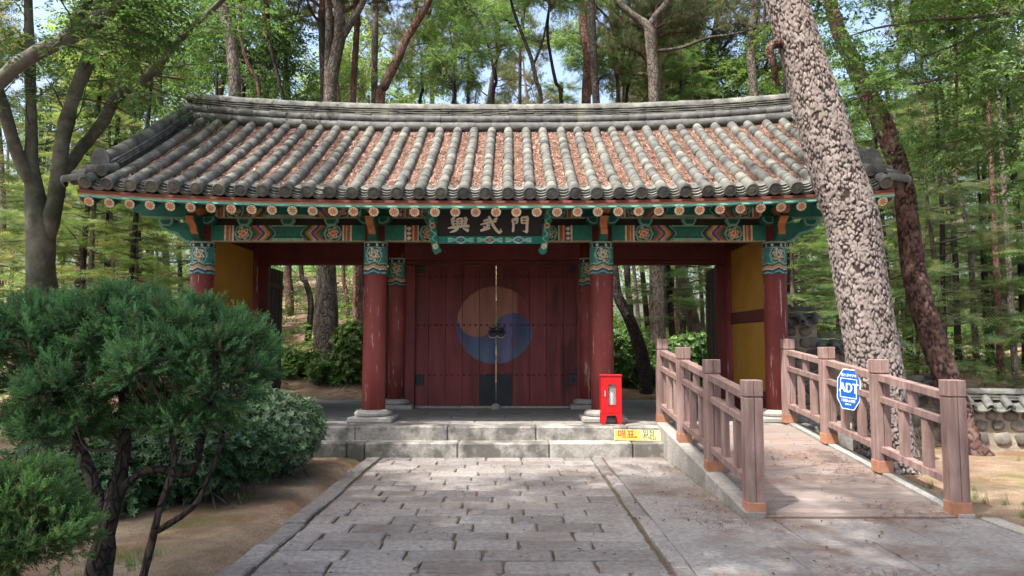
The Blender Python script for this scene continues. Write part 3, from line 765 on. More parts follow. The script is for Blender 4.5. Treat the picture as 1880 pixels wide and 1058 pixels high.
# ------------------------------------------------------------------ roof tiles
SP = .304; ROWS = [X0+(i-18)*SP for i in range(37)]
ny = 26; ys = np.linspace(YE+.16, YR+.15, ny)
V = []; Fc = []
ub = np.concatenate([np.linspace(ROWS[0]-.15, ROWS[-1]+.15, 37*6+1)])
for yy in ys:
    ph = (ub-ROWS[0])/SP; V.append(np.stack([ub, np.full_like(ub, yy), roof_z(ub, yy) - .055*(.5-.5*np.cos(2*math.pi*ph)) - .02], 1))
V = np.concatenate(V); nn = len(ub); gi2 = np.arange(nn*ny).reshape(ny, nn)
Fq = np.stack([gi2[:-1,:-1], gi2[:-1,1:], gi2[1:,1:], gi2[1:,:-1]], -1).reshape(-1, 4)
Vb = V.copy(); Vb[:,1] = 26.1-Vb[:,1]
roof = link('roof', mesh('roof', np.vstack([V, Vb]), np.vstack([Fq, Fq[:, ::-1]+len(V)]), m_bed, smooth=True), gate)
def half_tube(L, r0, r1, n=10, over=.02, thick=.014, cap=False, a0=-.12):
    """convex tile: open half cylinder along +x, front end at x=0"""
    V = []; Fc = []; A = np.linspace(a0, math.pi-a0, n)
    for (x, r) in ((0, r0), (L+over, r1)):
        for rr2 in (r, r-thick):
            V += [(x, rr2*math.cos(a), rr2*math.sin(a)) for a in A]
    o = lambda q, i: q*n+i
    for i in range(n-1):
        Fc += [(o(0,i), o(0,i+1), o(2,i+1), o(2,i)), (o(0,i), o(1,i), o(1,i+1), o(0,i+1))]
    if cap:
        b = len(V); A2 = np.linspace(0, 2*math.pi, 20, endpoint=False)
        for (x, rr2) in ((.012, r0*1.02), (-.016, r0*1.02), (-.02, r0*.82), (-.012, r0*.76), (-.012, r0*.55), (-.018, r0*.50), (-.018, r0*.2)):
            V += [(x, rr2*math.cos(a), rr2*math.sin(a)-.012) for a in A2]
        for q in range(6): Fc += [(b+q*20+i, b+q*20+(i+1) % 20, b+(q+1)*20+(i+1) % 20, b+(q+1)*20+i) for i in range(20)]
        Fc.append(tuple(b+6*20+i for i in range(20)))
    return V, Fc
NS = 11; tl = (YR-YE)/NS
SL = math.hypot(YR-YE, RISE)/NS
def tme(cap, seed):
    V, Fc = half_tube(SL, .0845+seed*.001, .0755, cap=cap)
    me = mesh('round_tile', V, Fc, m_tile, smooth=True)
    return me
tms = [tme(False, 0), tme(False, 1.5), tme(False, -1.5)]; tcap = tme(True, 2)
restV, restF = [], []; nb_ = 0
for ri, x in enumerate(ROWS):
    edge = ri in (0, 36)
    wob = rng.normal(0, .006)
    for k2 in range(NS):
        ya = YE - .03 + k2*tl; yb = ya+tl
        x1 = x+wob*k2/NS+rng.normal(0, .004)
        p0 = (x1, ya, float(roof_z(x, ya))+.004+rng.normal(0, .002)); p1 = (x1+rng.normal(0, .003), yb, float(roof_z(x, yb))+.004)
        M = ends(p0, p1, (0, -.5, 1), sx=SL)
        if k2 < 8 and not (edge and k2 > 1):
            link('round_tile', tcap if k2 == 0 else tms[rng.integers(3)], roof, M)
        else:
            V, Fc = half_tube(SL, .0845, .0755)
            restV += [tuple(M @ Vector(v)) for v in V]; restF += [tuple(i+nb_ for i in f) for f in Fc]; nb_ += len(V)
# the far slope carries the same rows, unseen from the path
for x in ROWS:
    V, Fc = tube([(x, 26.1-yy, float(roof_z(x, yy))) for yy in (YE, 11, 12, YR)], .08, 8)
    restV += [tuple(v) for v in V]; restF += [tuple(i+nb_ for i in f) for f in Fc]; nb_ += len(V)
link('upper_round_tiling', mesh('upper_round_tiling', restV, restF, m_tile, smooth=True), roof, kind='stuff')
# concave eave tiles, stacked three deep between the rows
def concave(w, sag, L, th, drip=0.0, n=9):
    V = []; Fc = []; uu = np.linspace(-.5, .5, n)
    for x in (0, L):
        for d in (0, -th - (drip if x == 0 else 0)):
            V += [(x, u*w, -sag*(1-4*u*u)+d) for u in uu]
    for i in range(n-1):
        Fc += [(i, i+1, 2*n+i+1, 2*n+i), (n+i, i+n+1, i+1, i), (n+i, 3*n+i, 3*n+i+1, n+i+1)]
    return V, Fc
cms = [mesh('concave_tile', *concave(.25, .066, .34, .020, .020), m_tile, smooth=False), mesh('concave_tile', *concave(.25, .066, .3, .017), m_tile, smooth=False)]
for ri in range(36):
    xm = (ROWS[ri]+ROWS[ri+1])/2
    for q, (yy, dz) in enumerate(((YE+.0, -.018), (YE+.025, .010), (YE+.055, .037), (YE+.085, .063))):
        sl = .45
        z0 = float(roof_z(xm, yy))+dz+rng.normal(0, .002)
        dzdx = (float(roof_z(xm+.1, yy))-float(roof_z(xm-.1, yy)))/.2
        M = ends((xm, yy+rng.normal(0, .004), z0), (xm+rng.normal(0, .004), yy+.3, z0+.3*sl), (-dzdx, -.5, 1), sx=.3)
        link('concave_tile', cms[0 if q == 0 else 1], roof, M)
# main ridge: two half-round courses, stacked flat tiles, cap
RL = .305; NP = 36; RX = [X0-5.5+i*(11.0/NP) for i in range(NP+1)]
def rid(x): return ZE+RISE+float(lift(x, 1.2))*1.05
hr = mesh('ridge_round_tile', *half_tube(RL, .098, .094, 12, .004, .02, a0=-.5), m_tiledark, smooth=True)
hr2 = mesh('ridge_round_tile', *half_tube(RL, .088, .084, 12, .004, .02, a0=-.5), m_tiledark, smooth=True)
fl_ = MB().box(0, RL-.006, -.14, .14, 0, .019, .003).me('ridge_flat_tile', m_tile)
cp = mesh('ridge_cap_tile', *half_tube(RL, .10, .094, 10, .01, .016), m_tile, smooth=True)
ridge = MB()
Vr = []; Fr = []
for x in RX:
    Vr += [(x, 13.02, rid(x)-.12), (x, 13.18, rid(x)-.12), (x, 13.16, rid(x)+.42), (x, 13.04, rid(x)+.42)]
for i in range(NP): Fr += [(i*4+j, (i+1)*4+j, (i+1)*4+(j+1) % 4, i*4+(j+1) % 4) for j in range(4)]
ridge = MB().add(Vr, Fr).build('main_ridge', m_tiledark, gate)
for i in range(NP):
    a, b2 = RX[i], RX[i+1]; j = lambda: rng.normal(0, .0035)
    for (mm, yy, dz) in ((hr, 12.95, .045), (hr2, 12.975, .19)):
        link('ridge_round_tile', mm, ridge, ends((a, yy+j(), rid(a)+dz+j()), (b2, yy+j(), rid(b2)+dz), (0, -1, .3), sx=RL))
    for q in range(4):
        off = (q % 2)*.15
        aa2, bb2 = min(a+off, RX[-1]-.06), min(b2+off, RX[-1])
        za, zb = rid(aa2)+.268+q*.040, rid(bb2)+.268+q*.040
        link('ridge_flat_tile', fl_, ridge, ends((aa2, 13.06+.008*q+j()*2, za+j()), (bb2, 13.06+.008*q+j()*2, zb+j()), (0, -.05, 1), sx=RL))
    link('ridge_cap_tile', cp, ridge, ends((a, 13.1, rid(a)+.425+j()), (b2, 13.1, rid(b2)+.425+j()), (0, 0, 1), sx=RL))
# descending ridges along the gables
NQ = 10
dfl = MB().box(0, .286, -.12, .12, 0, .027, .004).me('verge_flat_tile', m_tile)
dcp = mesh('verge_cap_tile', *half_tube(.3, .092, .084, 10, .02, .016, a0=-.3), m_tile, smooth=True)
vt = mesh('verge_tile', *half_tube(.30, .074, .07, 10, 0, .014, cap=True), m_tile, smooth=True)
for sg in (-1, 1):
    xr = X0+sg*5.44; Y0q, Y1q = 10.30, 12.98
    body = MB(); Vr = []; Fr = []
    yq = np.linspace(Y0q, Y1q, NQ+1)
    for yy in yq:
        z0 = float(roof_z(xr, yy)); Vr += [(xr-.10, yy, z0-.05), (xr+.10, yy, z0-.05), (xr+.09, yy, z0+.17), (xr-.09, yy, z0+.17)]
    for i in range(NQ): Fr += [(i*4+j2, (i+1)*4+j2, (i+1)*4+(j2+1) % 4, i*4+(j2+1) % 4) for j2 in range(4)]
    Fr += [(0,1,2,3), tuple(NQ*4+j2 for j2 in range(4))]
    dr = body.add(Vr, Fr).build('gable_ridge', m_tiledark, gate)
    for i in range(NQ):
        ya, yb = yq[i], yq[i+1]
        za, zb = float(roof_z(xr, ya)), float(roof_z(xr, yb))
        for q in range(3):
            off = (q % 2)*.13 if i < NQ-1 else 0
            jj = rng.normal(0, .004)
            link('verge_flat_tile', dfl, dr, ends((xr+jj, ya+off, float(roof_z(xr, ya+off))+.075+q*.042), (xr+jj, yb+off, float(roof_z(xr, yb+off))+.075+q*.042), (0, -.5, 1), sx=.29))
        link('verge_cap_tile', dcp, dr, ends((xr, ya, za+.215), (xr, yb, zb+.215), (0, -.5, 1), sx=.3))
    z0 = float(roof_z(xr, Y0q))
    # end ornament: upright curved plate and the drum tiles below it
    orn = [(math.cos(t)*.135, math.sin(t)*.135) for t in np.linspace(math.radians(-15), math.radians(195), 15)]
    pl = MB().prism([(xr+a, z0+.20+c2*(1.05+.25*max(0, c2/.135)**6)) for a, c2 in orn] + [(xr-.12, z0+.10), (xr+.12, z0+.10)], 'y', Y0q-.06, Y0q-.02)
    pl.build('end_ornament', m_tiledark, dr)
    MB().tube([(xr-.10, Y0q-.14, z0+.02), (xr+.10, Y0q-.14, z0+.02)], .085, 14).build('drum_tile', m_tiledark, dr, smooth=False)
    MB().tube([(xr-sg*.12, Y0q-.22, z0+.005), (xr-sg*.12, Y0q+.12, z0+.13)], .078, 14).build('drum_tile', m_tile, dr)
    for i in range(13):
        yy = 10.12+i*.235; zz = float(roof_z(xr, yy))
        link('verge_tile', vt, roof, ends((X0+sg*5.84, yy-.02, zz-.035), (X0+sg*5.54, yy, zz+.02), (0, -.5, 1), sx=.3))
        M = ends((X0+sg*5.80, yy+.115, zz+.01), (X0+sg*5.5, yy+.115, zz+.05), (0, -.5, 1), sx=.3)
        link('concave_tile', cms[1], roof, M @ Matrix.Scale(.75, 4, (0, 1, 0)))
# needle litter lying in the tile channels
nyl = 60; yl = np.linspace(YE+.24, YR+.02, nyl); Vl = []; Fl = []; nL = 0
for ri in range(36):
    xa, xb = ROWS[ri]+.035, ROWS[ri+1]-.035; uu = np.linspace(0, 1, 8)
    UU, YY = np.meshgrid(uu, yl); XX = xa+(xb-xa)*UU
    st = .18*fbm(np.full_like(YY, ri*3.1), np.zeros_like(YY)+ri, 5)
    fill = sstep(YE+.20+st*1.2, YE+.50+st*1.4, YY)
    ZZ = roof_z(XX, YY) - .082 + fill*(.052+.028*fbm(XX*9, YY*9, 6)) - .012*np.sin(UU*math.pi)
    P = np.stack([XX, YY, ZZ], -1).reshape(-1, 3); g = np.arange(P.shape[0]).reshape(nyl, 8)+nL
    Vl.append(P); Fl.append(np.stack([g[:-1,:-1], g[:-1,1:], g[1:,1:], g[1:,:-1]], -1).reshape(-1, 4)); nL += len(P)
link('roof_litter_bed', mesh('roof_litter_bed', np.vstack(Vl), np.vstack(Fl), m_litter, smooth=True), roof, kind='stuff')
def needles(P, N, L, W, cols):
    """thin dry needles lying roughly in the plane with normal N"""
    n = len(P); a = rng.uniform(0, 2*math.pi, n); N = np.asarray(N, float); N /= np.linalg.norm(N)
    t0 = np.cross(N, [0, 1, 0.01]); t0 /= np.linalg.norm(t0); t1 = np.cross(N, t0)
    d = np.cos(a)[:, None]*t0 + np.sin(a)[:, None]*t1 + N*rng.normal(.05, .18, n)[:, None]
    s = -np.sin(a)[:, None]*t0 + np.cos(a)[:, None]*t1
    L = L*rng.uniform(.6, 1.3, n)[:, None]; W = W*rng.uniform(.7, 1.4, n)[:, None]
    V = np.stack([P-d*L/2-s*W/2, P-d*L/2+s*W/2, P+d*L/2+N*rng.uniform(-.004, .01, n)[:, None]], 1).reshape(-1, 3)
    c = np.array(cols)[rng.integers(len(cols), size=n)]*rng.uniform(.6, 1.3, (n, 1))
    return V, np.arange(3*n).reshape(-1, 3), np.repeat(c, 3, 0)
n = 42000
ri = rng.integers(36, size=n); fx = rng.beta(1.3, 1.3, n); X = np.array(ROWS)[ri]+.05+fx*(SP-.10); Yn = YE+.22+rng.uniform(0, 1, n)**.9*(YR-YE-.24)
Z = roof_z(X, Yn)-.018+rng.uniform(-.014, .014, n)
DRY = [(.27,.145,.105), (.21,.105,.075), (.36,.23,.175), (.12,.06,.045), (.48,.34,.27), (.07,.04,.03)]
V, Fc, C = needles(np.stack([X, Yn, Z], 1), (0, -.5, 1), .10, .013, DRY)
link('roof_needle_litter', mesh('roof_needle_litter', V, Fc, m_needle, cols=C), roof, kind='stuff')

# ------------------------------------------------------------------ name board
def text_me(name, s, size, ext, mat, align='CENTER'):
    cu = bpy.data.curves.new(name, 'FONT'); cu.body = s; cu.size = size; cu.extrude = ext; cu.align_x = align; cu.align_y = 'CENTER'; cu.resolution_u = 3; cu.offset = size*(.006 if s == 'ADT' else .02 if size > .1 else .006)
    o = bpy.data.objects.new(name, cu); COL.objects.link(o)
    dg = bpy.context.evaluated_depsgraph_get(); dg.update()
    me = bpy.data.meshes.new_from_object(o.evaluated_get(dg)); COL.objects.unlink(o); bpy.data.objects.remove(o)
    me.materials.clear(); me.materials.append(mat); me.name = name
    return me
YB = 10.86; TILT = math.radians(13)
bw, bh = .88, .55
bc = at_y(899, 415, YB)
board = thing('name_board', bc, 'black hanging name board with cream calligraphy and scrolled green frame', 'sign')
T0 = Matrix.Translation(Vector(bc)) @ Matrix.Rotation(TILT, 4, 'X')
def bplace(name, m, mat, par=None, smooth=False):
    m.xf(T0); return m.build(name, mat, par or board, smooth)
bplace('panel', MB().box(-.775, .775, .0, .03, -.155, .25), emitless('ink_black_board', (.012,.014,.02), .5))
def scroll_paint(L, H, cen):
    def f(u, v):
        C = np.tile(np.array((.012,.21,.155)), (len(u), 1)); h = v/H-.5
        for i in range(3):
            c0 = L*(cen+(i-1)*.267); d = (u-c0)/(L*.115); a = np.abs(d)
            line = (np.abs(np.abs(h)-(.34*np.abs(np.cos(a*3.1))*(1.2-.7*a))) < .13)
            put(C, (a < 1.05) & line, (.30,.62,.52))
            put(C, np.hypot((a-.62)*L*.115, h*H) < .012, (.20,.46,.37))
            r = np.hypot((u-c0), h*H); put(C, r < H*.28, (.10,.09,.32) if i != 1 else (.48,.10,.05)); put(C, r < H*.09, CREAM)
        return C
    return f
def vine_paint(L, H):
    def f(u, v):
        C = np.tile(np.array((.018,.20,.15)), (len(u), 1))
        put(C, np.abs(v-H*(.5+.26*np.sin(u*2*math.pi/.13))) < H*.11, (.24,.50,.41))
        for q, cc in ((.45, (.45,.08,.05)), (.93, (.55,.40,.2))):
            r = np.hypot(u-L*q, v-H*.5); put(C, r < H*.36, CREAM); put(C, r < H*.26, cc)
        return C
    return f
def bpanel(name, O, U, V, L, H, nu, nv, fun, thick):
    R = T0.to_3x3(); O2 = T0 @ Vector(O)
    return panel(name, m_paint, board, O2, R @ Vector(U), R @ Vector(V), L, H, nu, nv, fun, thick)
bpanel('bottom_frame', (-.80, -.028, -.262), (1,0,0), (0,.10,.995), 1.60, .112, 220, 22, scroll_paint(1.60, .112, .5), .03)
bpanel('top_frame', (-.80, -.03, .252), (1,0,0), (0,-.10,.995), 1.60, .07, 40, 6, lambda u, v: np.tile(np.array((.015,.16,.12)), (len(u), 1)), .03)
for s in (-1, 1):
    a = Vector((s*.885, -.035, .30)); b2 = Vector((s*.80, -.035, -.345)); d = (b2-a); L = d.length; d.normalize()
    n_ = Vector((0,-1,0)); v_ = n_.cross(d) if True else None
    bpanel('side_frame', a - v_*.055, d, v_, L, .11, 90, 16, vine_paint(L, .11), .035)
    cx = s*.785
    m = MB().prism([(cx-.06,-.335), (cx+.06,-.335), (cx+.065,-.38), (cx+.02*s,-.425), (cx-.03,-.415), (cx-.06,-.375)], 'y', -.03, .0)
    bplace('frame_foot', m, m_teal)
S = 8.952; ppm = F/YB
def glyph(strokes):
    m = MB(); dep = 0.0
    for st in strokes:
        pts = np.array([p[:2] for p in st], float); w = np.array([p[2] for p in st], float)*1.12
        n = max(8, 6*len(pts)); q = smooth_path(np.column_stack([pts, w]), n) if len(st) > 2 else np.column_stack([np.linspace(pts[0], pts[1], n), np.linspace(w[0], w[1], n)])
        t = np.gradient(q[:, :2], axis=0); t /= np.linalg.norm(t, axis=1)[:, None]; nm = np.stack([-t[:,1], t[:,0]], 1)
        e = np.minimum(1, np.sqrt(np.clip(np.minimum(np.arange(n)+.35, n-.65-np.arange(n))/1.6, 0, 1)))
        hw = (q[:, 2]/2*e)[:, None]
        A = q[:, :2]+nm*hw; B = q[:, :2]-nm*hw
        def cv(P, d):
            xx = (P[:,0]/S+800-899)/ppm; zz = -(P[:,1]/S+376-415)/ppm
            return np.stack([xx, np.full(len(P), d), zz], 1)
        b = len(m.V); f0 = -.006-dep
        m.V += [tuple(v) for v in np.vstack([cv(A, f0), cv(B, f0), cv(A, .001), cv(B, .001)])]
        for i in range(n-1):
            m.F += [(b+i, b+i+1, b+n+i+1, b+n+i), (b+i, b+2*n+i, b+2*n+i+1, b+i+1), (b+n+i, b+n+i+1, b+3*n+i+1, b+3*n+i)]
        m.F += [(b, b+n, b+3*n, b+2*n), (b+n-1, b+3*n-1, b+4*n-1, b+2*n-1)]
        dep += .0006
    return m
g1 = [[(305,203,44),(255,262,46)], [(262,255,40),(295,370,40)], [(275,278,24),(330,262,22)], [(285,322,22),(332,310,20)], [(346,232,28),(352,352,28)], [(345,238,28),(432,222,30)], [(432,222,34),(424,350,32)],
      [(358,276,20),(418,268,20)], [(362,306,18),(418,302,18)], [(382,306,16),(384,340,16)], [(455,225,28),(510,215,34)], [(506,215,42),(474,352,38)], [(445,270,20),(490,264,20)], [(445,313,20),(484,308,20)],
      [(192,386,22),(330,366,42),(470,352,38),(552,352,48)], [(365,380,44),(310,425,40),(225,458,12)], [(440,385,14),(490,408,36),(540,430,52)]]
g2 = [[(778,268,26),(868,242,38)], [(730,330,20),(862,292,36),(1004,268,34)], [(868,185,40),(905,262,46),(952,352,44),(1010,432,40),(1068,468,42)], [(1082,458,34),(1062,385,5)], [(950,245,14),(1015,225,42)],
      [(850,305,34),(842,392,34)], [(845,345,24),(895,336,26)], [(800,350,34),(798,410,34)], [(732,430,30),(800,405,42),(895,382,34)]]
g3_ = [[(1262,240,36),(1280,340,34),(1272,452,38)], [(1258,248,30),(1352,214,36)], [(1352,210,34),(1342,305,28)], [(1290,268,20),(1345,254,22)], [(1290,312,20),(1345,300,22)],
       [(1405,214,28),(1470,206,34),(1528,200,36)], [(1412,212,32),(1420,312,28)], [(1425,262,20),(1500,252,22)], [(1425,308,20),(1500,298,22)], [(1516,200,44),(1506,330,42),(1500,466,44)], [(1512,458,34),(1432,428,6)]]
for g in (g1, g2, g3_): bplace('written_character', glyph(g), m_cream)

# ------------------------------------------------------------------ small things by the gate
def cabinet():
    x0, x1, y0, y1, z0 = 1.285, 1.585, 10.76, 10.94, PZ
    t = thing('fire_extinguisher_cabinet', ((x0+x1)/2, y0, z0), 'bright red metal fire extinguisher cabinet standing before a red column', 'cabinet')
    h0, h1 = z0+.16, z0+.685; e = .012
    body = MB().box(x0, x0+e, y0+.015, y1, h0, h1).box(x1-e, x1, y0+.015, y1, h0, h1).box(x0+e, x1-e, y1-e, y1, h0, h1).box(x0+e, x1-e, y0+.015, y1-e, h0, h0+e)
    body.build('body', m_cabinet, t)
    MB().box(x0-.008, x1+.008, y0-.008, y1+.005, h1+.001, h1+.028, .005).build('top', m_cabinet, t)
    wx0, wx1, wz0, wz1 = x0+.105, x0+.215, h0+.12, h1-.115; d = y0
    dr = MB().box(x0+.002, wx0, d, d+.014, h0+.003, h1-.003).box(wx1, x1-.002, d, d+.014, h0+.003, h1-.003).box(wx0, wx1, d, d+.014, h0+.003, wz0).box(wx0, wx1, d, d+.014, wz1, h1-.003)
    dr = dr.build('cabinet_door', m_cabinet, t)
    MB().box(wx0-.004, wx1+.004, d+.015, d+.018, wz0-.004, wz1+.004).build('window', m_glass, dr)
    for (a, b2, c2, e2) in ((wx0-.008, wx0, wz0-.008, wz1+.008), (wx1, wx1+.008, wz0-.008, wz1+.008), (wx0, wx1, wz1, wz1+.008), (wx0, wx1, wz0-.008, wz0)):
        MB().box(a, b2, d-.004, d-.0005, c2, e2).build('window_rim', m_cabinet, dr)
    MB().box(x0+.052, x0+.068, d-.012, d-.0005, h0+.24, h0+.32, .003).build('latch', m_silver, dr)
    MB().box(x0+e+.002, x1-e-.002, y1-e-.006, y1-e-.002, h0+e, h1-.01).build('back_lining', m_dark, t)
    MB().prism([(x0, z0), (x0+.055, z0), (x0+.085, z0+.125), (x1-.085, z0+.125), (x1-.055, z0), (x1, z0), (x1, h0-.001), (x0, h0-.001)], 'y', y0+.002, y0+.014).build('front_leg_panel', m_cabinet, t)
    MB().prism([(x0, z0), (x0+.055, z0), (x0+.085, z0+.125), (x1-.085, z0+.125), (x1-.055, z0), (x1, z0), (x1, h0-.001), (x0, h0-.001)], 'y', y1-.012, y1).build('rear_leg_panel', m_cabinet, t)
    fx, fy, fz = x0+.155, y0+.09, h0+.014
    e = thing('fire_extinguisher', (fx, fy, fz), 'silver-white fire extinguisher standing inside the red cabinet', 'fire extinguisher')
    MB().lathe([(.046, 0), (.05, .01), (.05, .25), (.044, .275), (.024, .295), (.02, .31)], 18, (fx, fy, fz)).build('canister', m_silver, e, smooth=True)
    MB().box(fx-.022, fx+.022, fy-.018, fy+.018, fz+.31, fz+.345, .006).build('valve', m_iron, e)
    MB().tube([(fx-.01, fy, fz+.35), (fx+.03, fy-.02, fz+.375), (fx+.055, fy-.03, fz+.37)], .008, 6).build('lever', m_white, e)
    MB().tube(smooth_path([(fx+.02, fy, fz+.33), (fx+.06, fy-.01, fz+.31), (fx+.068, fy-.015, fz+.2), (fx+.066, fy-.01, fz+.05)], 12), .009, 6).build('hose', m_iron, e)
cabinet()
def ticket_board():
    a = at_z(1127, 807, .2); y0 = 10.415
    xl, xr2 = px2x(1126, y0), px2x(1211, y0); w = xr2-xl
    t = thing('ticket_notice', ((xl+xr2)/2, y0, .197), 'small yellow notice with red and dark Korean lettering leaning on the lower step', 'sign')
    T = Matrix.Translation(((xl+xr2)/2, y0, .199)) @ Matrix.Rotation(math.radians(1.2), 4, 'Y') @ Matrix.Rotation(math.radians(-24), 4, 'X')
    h = .165
    def add(name, me, M=None): 
        o = link(name, me, t); o.matrix_basis = T @ (M or Matrix()); return o
    add('board', MB().box(-w/2, w/2, 0, .018, 0, h, .008).me('board', m_signpale))
    add('face', MB().box(-w/2+.012, w*.06, -.0015, .001, .012, h-.012).me('face', m_yelsign))
    add('face_pale', MB().box(w*.0605, w/2-.012, -.0015, .001, .012, h-.012).me('face_pale', m_signpale))
    Rx = Matrix.Rotation(math.pi/2, 4, 'X')
    for s_, x_, z_, sz, mt in (('매표', -w*.245, h*.52, .135, m_textred), ('후', -w*.035, h*.30, .05, m_textdark), ('입장', w*.24, h*.68, .092, m_textdark), ('하세요', w*.25, h*.26, .072, m_textdark)):
        add('lettering', text_me('lettering', s_, sz, .0012, mt), Matrix.Translation((x_, -.0022, z_)) @ Rx)
ticket_board()
sb = MB().lathe([(.085, 0), (.085, .03), (.078, .065), (.055, .095), (.022, .108), (.004, .11)], 20, (DXM, YD-.30, PZ-.003)).build('door_stop_stone', m_granite, smooth=True)
tag(sb, 'round-topped granite stop stone at the foot of the double door', 'stone')

# ------------------------------------------------------------------ ramp railings
def railing(xc, label):
    t = thing('ramp_railing', (xc, 8.8, float(rz(8.8))), label, 'railing', 'timber railings beside the ramp')
    PY = [6.82, 8.17, 9.52, 10.86]; H = 1.20; w = .078
    for i, py in enumerate(PY):
        zb = float(rz(py)) + (.03 if 0 < i < 4 else 0.0)
        g = .007; top = zb+H
        m = MB()
        for sx in (-1, 1):
            for sy in (-1, 1):
                m.box(*sorted((xc+sx*g/2, xc+sx*w)), *sorted((py+sy*g/2, py+sy*w)), zb+.11, top-.16, .005)
        m.box(xc-w+.012, xc+w-.012, py-w+.012, py+w-.012, zb+.1, top-.01)
        p_ = m.build('post', m_rail, t)
        m = MB()
        for sx in (-1, 1):
            for sy in (-1, 1):
                m.box(*sorted((xc+sx*.002, xc+sx*(w+.003))), *sorted((py+sy*.002, py+sy*(w+.003))), top-.148, top, .006)
        m.build('post_cap', m_rail, p_)
        MB().box(xc-w-.006, xc+w+.006, py-w-.006, py+w+.006, zb-.02, zb+.112, .005).build('post_shoe', m_shoe, p_)
    for i in range(3):
        ya, yb = PY[i]+w+.001, PY[i+1]-w-.001
        za, zb = float(rz(PY[i]))+.02, float(rz(PY[i+1]))+.02
        zl = lambda y: za+(zb-za)*(y-PY[i])/(PY[i+1]-PY[i])
        for (h, th, wd, nm) in ((.985, .07, .052, 'top_rail'), (.755, .062, .042, 'middle_rail'), (.215, .065, .045, 'bottom_rail')):
            MB().prism([(ya, zl(ya)+h), (yb, zl(yb)+h), (yb, zl(yb)+h+th), (ya, zl(ya)+h+th)], 'x', xc-wd, xc+wd).build(nm, m_rail, t)
        ym = (ya+yb)/2
        MB().prism([(ym-.045, zl(ym-.045)+.818), (ym+.045, zl(ym+.045)+.818), (ym+.045, zl(ym+.045)+.984), (ym-.045, zl(ym-.045)+.984)], 'x', xc-.03, xc+.03).build('short_baluster', m_rail, t)
        for q in (.30, .66):
            yc = ya+(yb-ya)*q
            MB().prism([(yc-.055, zl(yc-.055)+.281), (yc+.055, zl(yc+.055)+.281), (yc+.055, zl(yc+.055)+.754), (yc-.055, zl(yc-.055)+.754)], 'x', xc-.03, xc+.03).build('baluster', m_rail, t)
railing(2.19, 'brown timber ramp railing bare of signs, on the paved-path side')
railing(4.03, 'brown timber ramp railing carrying the blue octagonal sign')
def adt():
    Y = 8.72; c = at_y(1546, 715, Y); xs_ = 4.03-.062
    t = thing('security_sign', (xs_, Y, c[2]-.3), 'blue octagonal security sign with white lettering fixed to the ramp railing', 'sign')
    T = Matrix.Translation((xs_-.03, Y, c[2])) @ Matrix.Rotation(math.radians(-66), 4, 'Z') @ Matrix.Rotation(math.radians(4), 4, 'Y')
    oct_ = [(-.085,.235), (.085,.235), (.165,.115), (.165,-.115), (.085,-.235), (-.085,-.235), (-.165,-.115), (-.165,.115)]
    def add(nm, m, mat): 
        o = m if hasattr(m, 'polygons') else m.me(nm, mat); ob = link(nm, o, t); ob.matrix_basis = T; return ob
    add('plate', MB().prism(oct_, 'y', 0, .008), m_white); add('face', MB().prism([(a*.94, b2*.955) for a, b2 in oct_], 'y', -.0015, .001), m_blue)
    for q, (a, b2, c2, d) in enumerate(((-.118,.118,.118,.126), (-.118,.118,-.102,-.094), (-.118,-.110,-.094,.118), (.110,.118,-.094,.118))): add('frame_line', MB().box(a, b2, -.0028, -.0016, c2, d), m_white)
    Rx = Matrix.Rotation(math.pi/2, 4, 'X')
    for s_, z_, sz, k3 in (('ADT', .012, .155, 1.0), ('캡스경비구역', .160, .040, 1.0), ('1588-6400', -.135, .046, 1.0), ('경비구역', -.178, .024, 1.0)):
        me = text_me('lettering', s_, sz, .001, m_white); ob = link('lettering', me, t)
        ob.matrix_basis = T @ Matrix.Translation((0, -.0026, z_)) @ Matrix.Scale(.86 if s_ == 'ADT' else 1, 4, (1,0,0)) @ Rx
        if s_ == 'ADT':
            ob2 = link('lettering', me, t); ob2.matrix_basis = T @ Matrix.Translation((.006, -.0030, z_)) @ Matrix.Scale(.86, 4, (1,0,0)) @ Rx
    for sx in (-.03, .09): MB().box(-.01, .01, .008, .10, -.01, .01).xf(T @ Matrix.Translation((sx, 0, .1))).build('bracket', m_silver, t)
adt()

# ------------------------------------------------------------------ stepped stone wall right of the gate
stone_ms = []
for q in range(6):
    V, Fc = [], []
    nlat, nlon = 5, 9
    for i in range(nlat+1):
        for j in range(nlon):
            a = math.pi*i/nlat; b2 = 2*math.pi*j/nlon; r = 1+rng.uniform(-.14, .14)
            sq = lambda c: math.copysign(abs(c)**.7, c)
            V.append((sq(math.sin(a)*math.cos(b2))*r, sq(math.sin(a)*math.sin(b2))*r, sq(math.cos(a))*r))
    for i in range(nlat):
        for j in range(nlon): Fc.append((i*nlon+j, i*nlon+(j+1) % nlon, (i+1)*nlon+(j+1) % nlon, (i+1)*nlon+j))
    stone_ms.append(mesh('stone', V, Fc, m_wallstone, smooth=True))
wround = mesh('coping_round_tile', *half_tube(.30, .068, .066, 10, .01, .014), m_tile, smooth=True)
wcap = mesh('coping_end_tile', *half_tube(.28, .062, .06, 10, 0, .014), m_tile, smooth=True)
wcon = mesh('coping_concave_tile', *concave(.23, .05, .28, .016, .006), m_tile, smooth=False)
